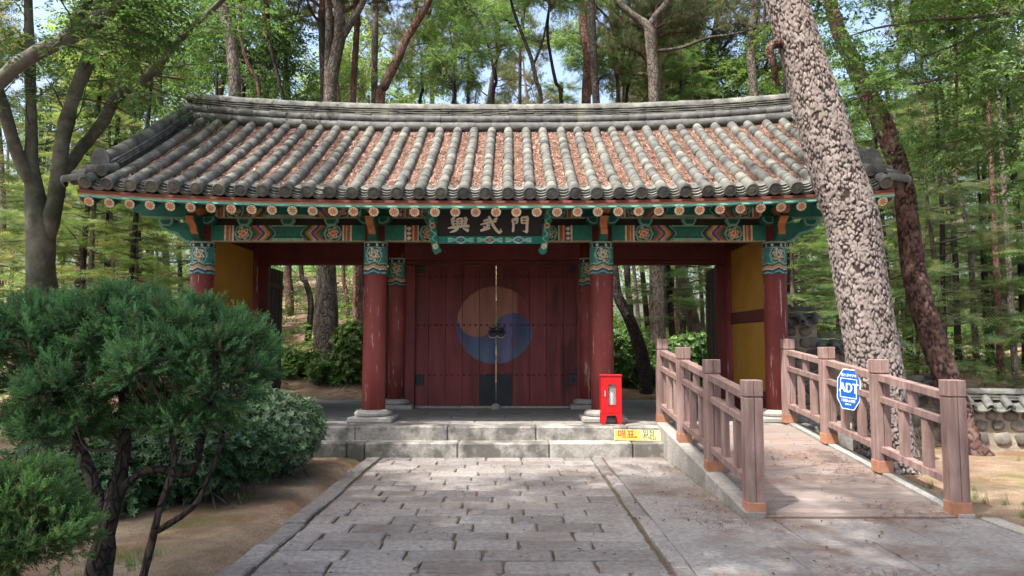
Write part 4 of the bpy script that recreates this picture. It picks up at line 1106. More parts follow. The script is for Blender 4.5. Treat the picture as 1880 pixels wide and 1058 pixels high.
def wall_seg(p0, p1, zb, zt, label):
    """one level run of wall from p0 to p1 (x, y), ground zb, masonry top zt, tiled coping above"""
    p0 = Vector((*p0, 0)); p1 = Vector((*p1, 0)); d = (p1-p0); L = d.length; d.normalize(); nf = Vector((d.y, -d.x, 0))
    if nf.y > 0: nf = -nf
    t = thing('stone_wall', (p0.x, p0.y, zb), label, 'wall', 'stepped wall beside the gate')
    hw = .19; V = []
    for z in (zb-.3, zt):
        for (a, s) in ((0, 1), (L, 1), (L, -1), (0, -1)): V.append(p0 + d*a + nf*(hw*s) + Vector((0, 0, z)))
    MB().add(V, [(0,1,2,3), (4,5,6,7), (0,1,5,4), (1,2,6,5), (2,3,7,6), (3,0,4,7)]).build('masonry', m_mortar, t)
    z = zb+.06
    while z < zt-.05:
        rh = rng.uniform(.13, .22); a = rng.uniform(-.05, .05)
        while a < L-.05:
            rw = rng.uniform(.16, .30)
            c = p0 + d*min(a+rw/2, L-.06) + nf*(hw-.015) + Vector((0, 0, min(z+rh/2, zt-.07)))
            M = Matrix((d*(rw*.44), nf*rng.uniform(.045, .07), Vector((0, 0, rh*.45)))).transposed().to_4x4(); M.translation = c
            M = M @ Matrix.Rotation(rng.uniform(-.5, .5), 4, 'Y')
            link('stone', stone_ms[rng.integers(6)], t, M); a += rw+rng.uniform(-.005, .025)
        z += rh+.0
    n = max(2, int(L/.235)); st = L/n
    for i in range(n+1):
        c = p0 + d*(i*st)
        for s in (1, -1):
            a = c + nf*(s*.36) + Vector((0, 0, zt+.05)); b2 = c + nf*(s*.07) + Vector((0, 0, zt+.17))
            link('coping_end_tile', wcap, t, ends(a, b2, (0, 0, 1), sx=.28))
            if i < n:
                e = d*(st/2)
                link('coping_concave_tile', wcon, t, ends(a+e+nf*(s*.01)-Vector((0,0,.0)), b2+e, (0, 0, 1), sx=.28))
    for q in range(3):
        k4 = max(2, int(L/.3)); sl = L/k4
        for i in range(k4):
            a = p0 + d*(i*sl) + Vector((0, 0, zt+.15+q*.035)); b2 = a + d*sl
            if q < 2: link('coping_flat_tile', dfl, t, ends(a, b2, (0, 0, 1), sx=.29))
            else: link('coping_round_tile', wround, t, ends(a+Vector((0,0,.03)), b2+Vector((0,0,.03)), (0, 0, 1), sx=.30))
wall_seg((4.20, 12.25), (4.95, 12.15), .1, 1.84, 'highest run of stone wall with tiled coping, butting the gate side')
wall_seg((4.98, 12.1), (6.15, 11.85), .0, 1.40, 'second run of stepped stone wall, down one step from the gate')
wall_seg((6.2, 11.8), (6.75, 11.6), .0, .74, 'short low run of stone wall behind the dark leaning pine')
wall_seg((6.8, 11.2), (9.6, 10.4), .0, .57, 'lowest, longest run of round-stone wall under grey tiles beyond the leaning pine')
# ------------------------------------------------------------------ foliage helpers
def frames(D, roll=None, up=(0, 0, 1), flat=None):
    """rotation matrices whose x axis is D; flat in 0..1 keeps z close to up"""
    n = len(D); D = D/(np.linalg.norm(D, axis=1)[:, None]+1e-9); U = np.tile(np.array(up, float), (n, 1)) + .02*rng.normal(size=(n, 3))
    Z = U - D*(U*D).sum(1)[:, None]; Z /= np.linalg.norm(Z, axis=1)[:, None]+1e-9; Y = np.cross(Z, D)
    if roll is not None:
        c, s = np.cos(roll)[:, None], np.sin(roll)[:, None]; Y, Z = Y*c+Z*s, Z*c-Y*s
    return np.stack([D, Y, Z], -1)
def scatter(TV, TF, P, Rm, S, C, TC=None):
    n, k = len(P), len(TV)
    V = np.einsum('nij,kj->nki', Rm, TV)*np.asarray(S)[:, None, None] + P[:, None, :]
    Fc = (TF[None]+(np.arange(n)*k)[:, None, None]).reshape(-1, 3)
    Cc = np.repeat(C[:, None, :], k, 1)
    if TC is not None: Cc = Cc*TC[None]
    return V.reshape(-1, 3), Fc, Cc.reshape(-1, 3)
def leaf(L, W, fold=.12, droop=.12):
    V = np.array([(0,0,0), (.28*L, .44*W, fold*W), (.62*L, .36*W, fold*W-.03*L), (L, 0, -droop*L), (.62*L, -.36*W, fold*W-.03*L), (.28*L, -.44*W, fold*W)])
    return V, np.array([(0,1,2), (0,2,3), (0,3,4), (0,4,5)])
def leaf2(L, W, droop=.12):
    V = np.array([(0,0,0), (.45*L, .5*W, .1*W), (L, 0, -droop*L), (.45*L, -.5*W, .1*W)])
    return V, np.array([(0,1,2), (0,2,3)])
def join(parts):
    Vs, Fs, b = [], [], 0
    for V, Fc in parts: Vs.append(V); Fs.append(Fc+b); b += len(V)
    return np.vstack(Vs), np.vstack(Fs)
def rotz(a): c, s = math.cos(a), math.sin(a); return np.array([(c,-s,0), (s,c,0), (0,0,1)])
def rotx(a): c, s = math.cos(a), math.sin(a); return np.array([(1,0,0), (0,c,-s), (0,s,c)])
def roty(a): c, s = math.cos(a), math.sin(a); return np.array([(c,0,s), (0,1,0), (-s,0,c)])
def spray_broad(n=9, L=.30, ll=.075, lw=.036, fine=True):
    ps = []
    for i in range(n):
        f = .12+.88*i/(n-1); sg = 1 if i % 2 else -1; V, Fc = (leaf if fine else leaf2)(ll*rng.uniform(.75, 1.15), lw*rng.uniform(.85, 1.15))
        a = 0 if i == n-1 else sg*rng.uniform(.7, 1.1)
        ps.append((V @ (rotz(a) @ rotx(rng.uniform(-.5, .5)) @ roty(rng.uniform(-.1, .4))).T + np.array([L*f, 0, -.06*L*f*f]), Fc))
    tw = np.array([(0,-.003,0), (0,.003,0), (L*.95,0,-.05*L)]); ps.append((tw, np.array([(0,1,2)])))
    return join(ps)
def tuft_pine(n=18, L=.11, W=.006):
    ps = []
    for i in range(n):
        el = rng.uniform(-.35, 1.45); az = rng.uniform(0, 2*math.pi); d = np.array([math.sin(el), math.cos(el)*math.cos(az), math.cos(el)*math.sin(az)])
        s = np.cross(d, rng.normal(size=3)); s /= np.linalg.norm(s); l = L*rng.uniform(.75, 1.15)
        ps.append((np.array([-s*W/2, s*W/2, d*l]), np.array([(0,1,2)])))
    return join(ps)
def spray_fir(n=22, L=.26, nl=.028, W=.009):
    ps = []
    for i in range(n):
        f = .05+.95*(i//2)/(n/2); sg = 1 if i % 2 else -1; l = nl*(1.25-.6*f)
        d = np.array([.55, sg*.85, .12*rng.normal()]); d /= np.linalg.norm(d); b = np.array([L*f, 0, -.05*L*f*f]); s = np.array([W/2, 0, 0])
        ps.append((np.array([b-s, b+s, b+d*l*2.2]), np.array([(0,1,2)])))
    ps.append((np.array([(0,-.004,0), (0,.004,0), (L,0,-.05*L)]), np.array([(0,1,2)])))
    return join(ps)
def palette(cols, n, jit=.25):
    c = np.array(cols)[rng.integers(len(cols), size=n)]; return c*rng.uniform(1-jit, 1+jit, (n, 1))
class Wood:
    def __init__(s): s.V = []; s.F = []; s.n = 0
    def tube(s, pts, rad, k=6):
        V, Fc = tube(pts, rad, k); s.V.append(V); s.F.append(Fc+s.n); s.n += len(V)
    def arr(s): return np.vstack(s.V), np.vstack(s.F)
def bpath(p, d, L, n, wig, up=0.0):
    P = [np.array(p, float)]; d = np.array(d, float); d /= np.linalg.norm(d)
    for i in range(n):
        d = d + rng.normal(0, wig, 3) + np.array([0, 0, up]); d /= np.linalg.norm(d); P.append(P[-1]+d*L/n)
    return np.array(P)
def twigs(w, path, r0, n2, L2, L3, up, tips, f0=.25, k=5, spread=1.0, n3=3, flat=.5):
    """side shoots along a limb; tips collects (position, direction) for the foliage"""
    m = len(path); T = np.gradient(path, axis=0)
    for q in range(n2):
        f = f0+(1-f0)*(q+rng.uniform(.2, .8))/n2; i = min(int(f*(m-1)), m-2); g = f*(m-1)-i
        p = path[i]*(1-g)+path[i+1]*g; t = T[i]/np.linalg.norm(T[i])
        s = rng.normal(size=3); s[2] *= flat; s -= t*s.dot(t); s /= np.linalg.norm(s)
        L = L2*(1.15-.6*f)*rng.uniform(.7, 1.2)
        P = bpath(p, t*.7+s*spread, L, 5, .16, up); rr = r0*(1-.6*f)*.42
        w.tube(P, np.linspace(rr, rr*.35, 6), k)
        T2 = np.gradient(P, axis=0)
        for q3 in range(n3):
            j = 1+int(rng.integers(0, 5)); s3 = rng.normal(size=3); s3[2] *= flat; d3 = T2[j]/np.linalg.norm(T2[j])*.8+s3*.6
            P3 = bpath(P[j], d3, L3*rng.uniform(.6, 1.2), 3, .15, up)
            w.tube(P3, np.linspace(rr*.4, rr*.15, 4), 3)
            for z in (1, 2, 3): tips.append((P3[z], P3[z]-P3[z-1]))
        tips.append((P[-1], P[-1]-P[-2])); tips.append((P[-2], P[-2]-P[-3])); tips.append((P[3], P[3]-P[2]))
def foliage(tips, tmpl, per, jit, size, cols, flatten=.5, droop=0.0, cjit=.28, noise=True):
    P = np.array([t[0] for t in tips]); D = np.array([t[1] for t in tips]); D /= np.linalg.norm(D, axis=1)[:, None]+1e-9
    P = np.repeat(P, per, 0); D = np.repeat(D, per, 0); n = len(P)
    P = P + rng.normal(0, jit, (n, 3))*np.array([1, 1, .6]); D = D + rng.normal(0, .75, (n, 3))*np.array([1, 1, flatten]); D[:, 2] -= droop
    R = frames(D, rng.normal(0, .45, n)); S = size*rng.uniform(.7, 1.25, n)
    C = palette(cols, n, cjit)
    if isinstance(tmpl, list):
        out = []; pick = rng.integers(len(tmpl), size=n)
        for q, (TV, TF) in enumerate(tmpl):
            k2 = pick == q; out.append(scatter(TV, TF, P[k2], R[k2], S[k2], C[k2]))
        Vs, Fs, Cs, b = [], [], [], 0
        for V, Fc, C2 in out: Vs.append(V); Fs.append(Fc+b); Cs.append(C2); b += len(V)
        return np.vstack(Vs), np.vstack(Fs), np.vstack(Cs)
    return scatter(tmpl[0], tmpl[1], P, R, S, C)
def crown_mesh(name, w, fol, mleaf, mwood):
    """one crown: branches (quads split to triangles) plus leaves"""
    V, Q = w.arr(); Fw = np.vstack([Q[:, [0,1,2]], Q[:, [0,2,3]]])
    LV, LF, LC = fol
    C = np.vstack([np.full((len(V), 3), .1), LC])
    return mesh(name, np.vstack([V, LV]), np.vstack([Fw, LF+len(V)]), [mwood, mleaf], cols=C, mi=np.concatenate([np.zeros(len(Fw), int), np.ones(len(LF), int)]))
G_BROAD = [(.085,.155,.048), (.07,.13,.042), (.11,.185,.06), (.06,.11,.038)]
G_BRIGHT = [(.14,.235,.085), (.17,.265,.10), (.12,.20,.075), (.21,.29,.13)]
G_PINE = [(.115,.145,.075), (.14,.165,.09), (.085,.115,.06), (.17,.175,.11), (.20,.165,.11)]
G_FIR = [(.11,.20,.085), (.14,.235,.095), (.095,.165,.075), (.175,.26,.115), (.21,.20,.13)]
SB = [spray_broad(9, .30, .075, .036, False) for _ in range(4)]; SBF = [spray_broad(7, .42, .115, .058, False) for _ in range(4)]
TP = [tuft_pine(18, .125, .010) for _ in range(4)]; FP = [spray_fir() for _ in range(3)]; FPF = [spray_fir(18, .42, .05, .02) for _ in range(3)]

# crown prototypes, shared by the copies of the forest -------------
def pine_crown(h, r, nb, per):
    w = Wood(); tips = []
    trunk = bpath((0,0,0), (0,0,1), h, 10, .07, .05); w.tube(trunk, np.linspace(.11, .03, 11), 7)
    for i in range(nb):
        f = rng.uniform(.02, .97); j = min(int(f*10), 9); p = trunk[j]+(trunk[j+1]-trunk[j])*(f*10-j); a = i*2.4+rng.uniform(-.4, .4)
        L = r*(1.05-.55*f)*rng.uniform(.6, 1.15); P = bpath(p, (math.cos(a), math.sin(a), rng.uniform(.05, .55)), L, 8, .17, .03)
        w.tube(P, np.linspace(.055*(1.15-.6*f), .014, 9), 6); twigs(w, P, .055, 8, .85, .45, .06, tips, .3, 4, 1.0, 3, .45)
    return crown_mesh('pine_crown', w, foliage(tips, TP, per, .10, 1.15, G_PINE, .7), m_pine, m_barkred)
def broad_crown(h, r, nb, per, cols, size=1.0, tm=None):
    w = Wood(); tips = []
    trunk = bpath((0,0,0), (0,0,1), h*.8, 8, .12, .06); w.tube(trunk, np.linspace(.10, .03, 9), 7)
    for i in range(nb):
        f = rng.uniform(0, .95); j = min(int(f*8), 7); p = trunk[j]+(trunk[j+1]-trunk[j])*(f*8-j); a = i*2.4+rng.uniform(-.4, .4)
        L = r*(1.05-.4*f)*rng.uniform(.65, 1.15); P = bpath(p, (math.cos(a), math.sin(a), rng.uniform(.2, .9)), L, 8, .16, -.01)
        w.tube(P, np.linspace(.05*(1.15-.6*f), .012, 9), 6); twigs(w, P, .05, 9, 1.0, .55, -.02, tips, .2, 4, 1.0, 3, .5)
    return crown_mesh('broad_crown', w, foliage(tips, tm or SBF, per, .14, size, cols, .35, .15), m_broad, m_twig)
def fir_crown(h, r, nb, per, cols=G_FIR):
    w = Wood(); tips = []
    trunk = bpath((0,0,0), (0,0,1), h, 10, .02, .1); w.tube(trunk, np.linspace(.08, .012, 11), 7)
    for i in range(nb):
        f = (i+rng.uniform(0, 1))/nb; j = min(int(f*10), 9); p = trunk[j]+(trunk[j+1]-trunk[j])*(f*10-j); a = i*2.4+rng.uniform(-.4, .4)
        L = r*(1.03-f*.9)*rng.uniform(.7, 1.15); P = bpath(p, (math.cos(a), math.sin(a), .12), L, 6, .07, -.02)
        w.tube(P, np.linspace(.028*(1.1-f*.7), .006, 7), 4)
        T = np.gradient(P, axis=0)
        for q in range(int(7+L*5)):
            u = rng.uniform(.15, 1)*6; k2 = min(int(u), 5); pp = P[k2]+(P[k2+1]-P[k2])*(u-k2); t = T[k2]/np.linalg.norm(T[k2]); s = np.cross(t, (0,0,1))*(1 if q % 2 else -1)
            d = t*.7+s*.8*rng.uniform(.6, 1.2)+np.array([0,0,rng.normal(-.03, .08)]); l = .35*L*(1.1-u/9)
            for e in (.15, .45, .75): tips.append((pp+d*l*e, d))
    return crown_mesh('fir_crown', w, foliage(tips, FPF, per, .04, 1.1, cols, .12, .03), m_pine, m_twig)
CR_PINE = [pine_crown(7.0, 3.0, 15, 3), pine_crown(6.0, 2.6, 13, 3), pine_crown(8.0, 3.4, 16, 3)]
CR_BROAD = [broad_crown(6.0, 3.2, 15, 2, G_BROAD), broad_crown(5.5, 3.0, 14, 2, G_BRIGHT), broad_crown(7.0, 3.6, 16, 2, G_BRIGHT)]
CR_FIR = [fir_crown(7.0, 2.0, 46, 1), fir_crown(5.0, 1.7, 36, 1), fir_crown(9.0, 2.5, 52, 1, G_PINE+G_FIR)]
def trunk_me(h, r, wig, n=16, k=12):
    P = bpath((0,0,-.4), (0,0,1), h+.4, n, wig, .06); t = np.linspace(1, .42, n+1); t[0] *= 1.35; t[1] *= 1.12
    V, Fc = tube(P, r*t, k); V += (fbm(V[:,0]*6+V[:,2], V[:,1]*6+V[:,2]*2, 4)[:, None]-.5)*r*.25
    return P, (V, Fc)
TRK = []
for q in range(6):
    P, (V, Fc) = trunk_me(9.0, .17, .055 if q < 3 else .03)
    # a few dead side stubs
    w = Wood(); w.V.append(V); w.F.append(Fc); w.n = len(V)
    for s in range(7):
        j = int(rng.integers(4, 16)); a = rng.uniform(0, 6.28); w.tube(bpath(P[j], (math.cos(a), math.sin(a), rng.uniform(-.1, .5)), rng.uniform(.5, 1.6), 5, .2, 0), np.linspace(.025, .006, 6), 4)
    V, Fc = w.arr(); TRK.append((P[-1], V, Fc))
TRM = {}
def trunk_mesh(q, mat):
    if (q, mat.name) not in TRM: TRM[q, mat.name] = mesh('trunk', TRK[q][1], TRK[q][2], mat, smooth=True)
    return TRM[q, mat.name]
def copy_tree(name, x, y, q, crown, tmat, s, label, cat, group, cz=0.0, cs=1.0, tr=1.0):
    z = gzf(x, y); t = bpy.data.objects.new(name, None); COL.objects.link(t); t.location = (x, y, z-.05)
    t.rotation_euler = (0, 0, rng.uniform(0, 6.28)); t.scale = (s*tr, s*tr, s); tag(t, label, cat, group)
    a = bpy.data.objects.new('trunk', trunk_mesh(q, tmat)); COL.objects.link(a); a.parent = t
    c = bpy.data.objects.new('crown', crown); COL.objects.link(c); c.parent = t
    c.location = TRK[q][0] + np.array([0, 0, cz-.1]) if cz == 0 else (TRK[q][0][0]*(.5+.5*(9+cz)/9)*.6, TRK[q][0][1]*.6, 9+cz)
    c.rotation_euler = (0, 0, rng.uniform(0, 6.28)); c.scale = (cs/tr, cs/tr, cs)
    return t
# ------------------------------------------------------------------ trees traced from the photograph
def px_path(L):
    """[(px, py, depth, width_px)] -> points and radii"""
    P = np.array([at_y(a, b2, c) for a, b2, c, _ in L]); r = np.array([w*.5*c/F for _, _, c, w in L]); return P, r
def fine_trunk(P, r, n, k, su=.055, sv=.085, amp=.022, seed=1, flare=.0, cols=None):
    """trunk surface with flaky bark plates as real relief; returns V, F, C"""
    q = smooth_path(np.column_stack([P, r]), n); P = q[:, :3]; r = q[:, 3]
    V, Fc = tube(P, r, k); V = V.reshape(n, k, 3)
    L = np.concatenate([[0], np.cumsum(np.linalg.norm(np.diff(P, axis=0), axis=1))])
    R = r.mean(); nu = max(6, int(round(2*math.pi*R/su)))
    a = np.arange(k)/k*nu; A, B = np.meshgrid(a, L/sv)
    B = B + .45*(fbm(A*.7, B*.7, seed+3)-.5)*2; A = A + .5*(vnoise(A*.9, B*.9, seed+8)-.5)
    f1 = np.full(A.shape, 9.); f2 = f1.copy(); idv = np.zeros(A.shape); dbv = np.zeros(A.shape)
    ia, ib = np.floor(A).astype(np.int64), np.floor(B).astype(np.int64)
    for da in (-1, 0, 1):
        for db in (-1, 0, 1):
            ca, cb = ia+da, ib+db; cm = np.mod(ca, nu)
            d = np.hypot(ca+_h(cm, cb, seed)-A, (cb+_h(cm, cb, seed+5)-B))
            hv = _h(cm, cb, seed+9); nr2 = d < f1; dbv = np.where(nr2, B-cb-_h(cm, cb, seed+5), dbv)
            f2 = np.where(nr2, f1, np.minimum(f2, d)); idv = np.where(nr2, hv, idv); f1 = np.where(nr2, d, f1)
    e = f2-f1; gap = .012+.34*sstep(.38, .70, fbm(A*.8+40, B*.8, seed+50, 3)); plate = sstep(gap*.75, gap+.02, e)
    flake = vnoise(A*2.6, B*3.4, seed+60); h = plate*(.62+.3*idv-.45*dbv+.18*(flake > .52)) + .15*fbm(A*3, B*3, seed+11)
    ctr = P[:, None, :]; N = V-ctr; N /= np.linalg.norm(N, axis=2)[:, :, None]
    V = V + N*((h-.6)*amp)[:, :, None]
    c0, c1, c2 = (np.array(c) for c in cols)
    C = c0 + (c1-c0)*plate[..., None]; C = C + (c2-c1)*(plate*sstep(.35, .9, idv*.6+.5*fbm(A*1.3, B*1.3, seed+20)))[..., None]
    C *= (.75+.5*fbm(A*.25, B*.25, seed+30))[..., None]
    return V.reshape(-1, 3), Fc, C.reshape(-1, 3)
# the big flaky pine beside the ramp
D0 = 9.15
L = [(1636, 885, D0, 122), (1628, 845, D0, 108), (1619, 780, D0, 97), (1610, 700, D0, 93), (1594, 600, D0, 90), (1576, 490, D0, 91), (1563, 400, D0, 92), (1530, 300, D0, 90), (1502, 200, D0, 84), (1472, 100, D0, 76), (1443, 0, D0, 72), (1415, -110, D0, 66), (1388, -260, D0, 58)]
P, r = px_path(L); V, Fc, C = fine_trunk(P, r, 640, 190, .040, .078, .015, 4, cols=((.040,.030,.027), (.215,.178,.165), (.28,.238,.228)))
big = thing('pine_tree', (P[1][0], P[1][1], 0), 'thick leaning pine trunk with pale flaky bark, growing just outside the ramp railing', 'tree')
link('trunk', mesh('trunk', V, Fc, m_barkbig, cols=C, smooth=True), big)
w = Wood(); st = at_y(1440, 75, D0)
w.tube([st+(.1,0,0), at_y(1418, 82, D0-.1), at_y(1412, 92, D0-.15), at_y(1420, 120, D0-.1), at_y(1428, 158, D0)], [.07, .06, .05, .04, .03], 8)
V, Fc = w.arr(); link('broken_branch', mesh('broken_branch', V, Fc, m_barkred, smooth=True), big)
def on_top(t, P, crown, s, a=0.0):
    c = link('crown', crown, t, Matrix.Translation(Vector(P)) @ Matrix.Rotation(a, 4, 'Z') @ Matrix.Scale(s, 4)); return c
on_top(big, P[-1], CR_PINE[0], .85, 1.0)
# second, darker leaning pine
L = [(1796, 850, 10.6, 60), (1775, 815, 10.7, 50), (1760, 760, 10.9, 46), (1736, 690, 11.0, 44), (1711, 620, 11.2, 42), (1692, 560, 11.4, 40), (1679, 500, 11.6, 40), (1670, 440, 11.7, 37), (1664, 380, 11.8, 36), (1656, 330, 11.9, 35), (1641, 280, 12.0, 34), (1617, 220, 12.1, 34), (1590, 165, 12.2, 31), (1558, 100, 12.3, 27), (1534, 40, 12.4, 24), (1520, -20, 12.5, 22), (1500, -150, 12.6, 18)]
P, r = px_path(L); V, Fc, C = fine_trunk(P, r, 330, 72, .06, .09, .022, 14, cols=((.022,.013,.012), (.085,.045,.038), (.14,.085,.072)))
t = thing('pine_tree', (P[0][0], P[0][1], 0), 'dark red leaning pine trunk rising behind the roof corner and stone wall', 'tree')
link('trunk', mesh('trunk', V, Fc, m_barkbig, cols=C, smooth=True), t); on_top(t, P[-1], CR_PINE[1], .9, 2.0)
# multi-stemmed tree at the left of the gate
def stems(t, lists, mat, k=14, n=40):
    out = []
    for L in lists:
        P, r = px_path(L); q = smooth_path(np.column_stack([P, r]), n); V, Fc = tube(q[:, :3], np.maximum(q[:, 3], .004), k)
        V = V + ((fbm(V[:,0]*5+V[:,2]*1.3, V[:,1]*5+V[:,2]*2.1, 6)-.5)*.05)[:, None]*np.array([1, 1, 0])
        out.append((q[:, :3], q[:, 3])); link('stem', mesh('stem', V, Fc, mat, smooth=True), t)
    return out
LB = 11.6
base = at_y(78, 560, LB)
lt = thing('broadleaf_tree', (base[0], base[1], gzf(base[0], base[1])), 'mossy grey multi-stemmed broadleaf tree behind the left roof corner, forking low', 'tree')
pz = gzf(base[0], base[1]); ybase = 631 + (1.55-pz+.2)*F/LB
S1 = stems(lt, [[(80, ybase, LB, 66), (78, 560, LB, 54), (76, 500, LB, 49), (75, 440, LB, 50), (70, 395, LB, 44), (62, 350, LB, 33), (57, 300, LB, 24), (57, 230, LB, 19), (55, 113, LB, 17), (52, 0, LB, 15), (48, -130, LB, 10)],
                [(84, 445, LB, 30), (97, 395, LB, 30), (106, 345, LB, 28), (112, 283, LB, 27), (128, 200, LB, 25), (160, 113, LB, 24), (182, 23, LB, 20), (190, -60, LB, 16), (215, -200, LB, 9)],
                [(108, 330, LB+.1, 22), (151, 272, LB+.4, 22), (189, 227, LB+.5, 21), (212, 181, LB+.5, 19), (272, 140, LB+.3, 15), (340, 64, LB, 12), (408, 0, LB-.3, 10), (470, -70, LB-.6, 6)],
                [(64, 350, LB, 24), (40, 300, LB-.1, 24), (22, 250, LB-.2, 22), (4, 190, LB-.3, 20), (-30, 90, LB-.5, 16), (-60, -60, LB-.6, 10)]], m_barksmooth)
w = Wood(); tips = []
for (P, r) in S1[1:3]: twigs(w, P[16:], .05, 16, 1.0, .5, 0, tips, .05, 4, 1.1, 3, .5)
twigs(w, S1[0][0][24:], .04, 9, .9, .45, 0, tips, .05, 4, 1.1, 3, .5); twigs(w, S1[3][0][20:], .04, 9, .9, .45, 0, tips, .05, 4, 1.1, 3, .5)
link('crown', crown_mesh('crown', w, foliage(tips, SB, 2, .12, 1.0, G_BROAD, .35, .15), m_broad, m_twig), lt)
# limb reaching in from a tree standing outside the frame on the left
LC = 8.2
lt2 = thing('broadleaf_tree', (-8.4, 7.6, gzf(-8.4, 7.6)), 'broadleaf tree whose dark mossy limb slants up across the upper left', 'tree')
S2 = stems(lt2, [[(-430, 760, LC-.6, 60), (-420, 500, LC-.6, 52), (-390, 300, LC-.6, 50), (-330, 60, LC-.6, 46), (-300, -200, LC-.6, 38), (-320, -600, LC-.6, 22)],
                 [(-390, 320, LC-.6, 40), (-180, 240, LC-.3, 34), (-40, 175, LC, 30), (38, 117, LC, 28), (110, 76, LC, 27), (170, 45, LC+.1, 24), (227, 0, LC+.1, 20), (300, -90, LC+.2, 13), (380, -190, LC+.2, 6)],
                 [(108, 78, LC, 20), (128, 52, LC, 19), (142, 30, LC, 18), (159, 0, LC, 16), (190, -90, LC, 10), (230, -200, LC, 5)]], m_barksmooth)
w = Wood(); tips = []
twigs(w, S2[1][0][18:], .05, 20, .75, .4, .02, tips, .0, 4, 1.1, 3, .55); twigs(w, S2[2][0], .04, 10, .7, .35, .02, tips, .2, 4, 1.1, 3, .55)
for q in range(9):
    a = rng.uniform(0, 6.28); P = bpath(S2[0][0][26+int(rng.integers(0, 13))], (math.cos(a), math.sin(a), .5), 3.2, 8, .12, 0); w.tube(P, np.linspace(.06, .012, 9), 5); twigs(w, P, .05, 9, 1.0, .5, 0, tips, .2, 4)
link('crown', crown_mesh('crown', w, foliage(tips, SB, 2, .10, 1.0, G_BROAD, .35, .15), m_broad, m_twig), lt2)
# leafy limbs entering on the right
RC = 10.5
rt = thing('broadleaf_tree', (9.6, 10.2, gzf(9.6, 10.2)), 'broadleaf tree with thin leafy boughs reaching in from beyond the tiled wall', 'tree')
S3 = stems(rt, [[(2180, 800, RC-.3, 50), (2170, 500, RC-.3, 44), (2140, 200, RC-.3, 38), (2120, -100, RC-.3, 30), (2080, -400, RC-.3, 16)],
                [(2150, 260, RC-.3, 22), (2010, 90, RC-.2, 16), (1900, 34, RC, 9), (1840, 24, RC, 8), (1790, 32, RC, 7), (1700, 37, RC, 6), (1610, 52, RC, 4), (1545, 70, RC, 2)],
                [(2150, 330, RC-.3, 20), (2000, 190, RC-.2, 12), (1880, 125, RC-.2, 7), (1800, 130, RC-.2, 6), (1700, 150, RC-.2, 5), (1610, 168, RC-.2, 3), (1550, 190, RC-.2, 2)],
                [(2140, 150, RC-.3, 22), (1990, -10, RC-.6, 13), (1880, -30, RC-.6, 9), (1780, -40, RC-.7, 7), (1650, -55, RC-.8, 5), (1530, -50, RC-.9, 3), (1430, -40, RC-1, 2)],
                [(2150, 420, RC-.3, 18), (2010, 320, RC+.2, 10), (1900, 260, RC+.3, 6), (1820, 250, RC+.4, 4), (1740, 262, RC+.4, 3)],
                [(2140, 100, RC-.3, 18), (2000, 40, RC+.4, 10), (1870, 0, RC+.5, 9), (1830, 30, RC+.5, 6), (1760, 80, RC+.5, 4), (1690, 105, RC+.6, 3)]], m_twig, 8, 30)
w = Wood(); tips = []
for P, r in S3[1:]: twigs(w, P[8:], .028, 17, .75, .42, -.02, tips, .0, 4, 1.1, 3, .4)
for q in range(8):
    a = rng.uniform(0, 6.28); P = bpath(S3[0][0][18+int(rng.integers(0, 11))], (math.cos(a), math.sin(a), .5), 3.0, 8, .12, 0); w.tube(P, np.linspace(.05, .012, 9), 5); twigs(w, P, .05, 9, 1.0, .5, 0, tips, .2, 4)
link('crown', crown_mesh('crown', w, foliage(tips, SB, 2, .10, 1.0, G_BROAD+G_BRIGHT[:2], .3, .12), m_broad, m_twig), rt)
# trunks showing above the roof, from their bent outlines
def roof_tree(name, lists, D, mat, crown, cs, label, cat='tree', group=None, tilt=0.0):
    a = lists[0][0]; b0 = at_y(a[0], a[1], D); gx0, gy0 = b0[0]+tilt, D
    z = gzf(gx0, gy0); t = thing(name, (gx0, gy0, z), label, cat, group)
    for i, Lp in enumerate(lists):
        P = np.array([at_y(p_[0], p_[1], D+(p_[3] if len(p_) > 3 else 0)) for p_ in Lp]); r = np.array([p_[2]*.5*D/F for p_ in Lp])
        if i == 0:
            P = np.vstack([[gx0, gy0, z-.3], [gx0*.6+P[0][0]*.4, gy0, z*.5+P[0][2]*.5], P]); r = np.concatenate([[r[0]*1.55, r[0]*1.2], r])
        q = smooth_path(np.column_stack([P, r]), 34); V, Fc = tube(q[:, :3], np.maximum(q[:, 3], .01), 12); link('trunk' if i == 0 else 'limb', mesh('trunk' if i == 0 else 'limb', V, Fc, mat, smooth=True), t)
        if crown is not None: on_top(t, q[-1, :3] - (0, 0, .3), crown, cs*(1 if i == 0 else .75), rng.uniform(0, 6))
    return t
roof_tree('pine_tree', [[(698,190,18), (705,160,18), (716,136,17), (732,105,16), (746,72,15), (776,23,14), (789,-5,13), (800,-80,10), (790,-190,7)]], 19, m_barkred, CR_PINE[1], .8, 'red pine bending right as it rises behind the roof ridge')
roof_tree('pine_tree', [[(1076,190,18), (1080,113,18), (1072,60,17), (1070,20,17), (1074,-20,16), (1070,-150,12), (1060,-260,8)]], 20, m_barkred, CR_PINE[0], .8, 'straight slim red pine trunk rising behind the middle of the ridge')
roof_tree('pine_tree', [[(1201,190,21), (1199,130,21), (1194,76,20), (1189,50,19), (1165,30,14), (1131,0,13), (1090,-60,10), (1040,-140,6)], [(1190,50,12), (1204,28,12), (1226,0,11), (1240,-60,8), (1250,-150,5)], [(1206,94,7), (1250,88,6), (1300,70,5), (1340,64,4), (1400,50,2)]], 21, m_barkgrey, CR_PINE[1], .6, 'grey pine forking in a wide Y above the roof ridge')
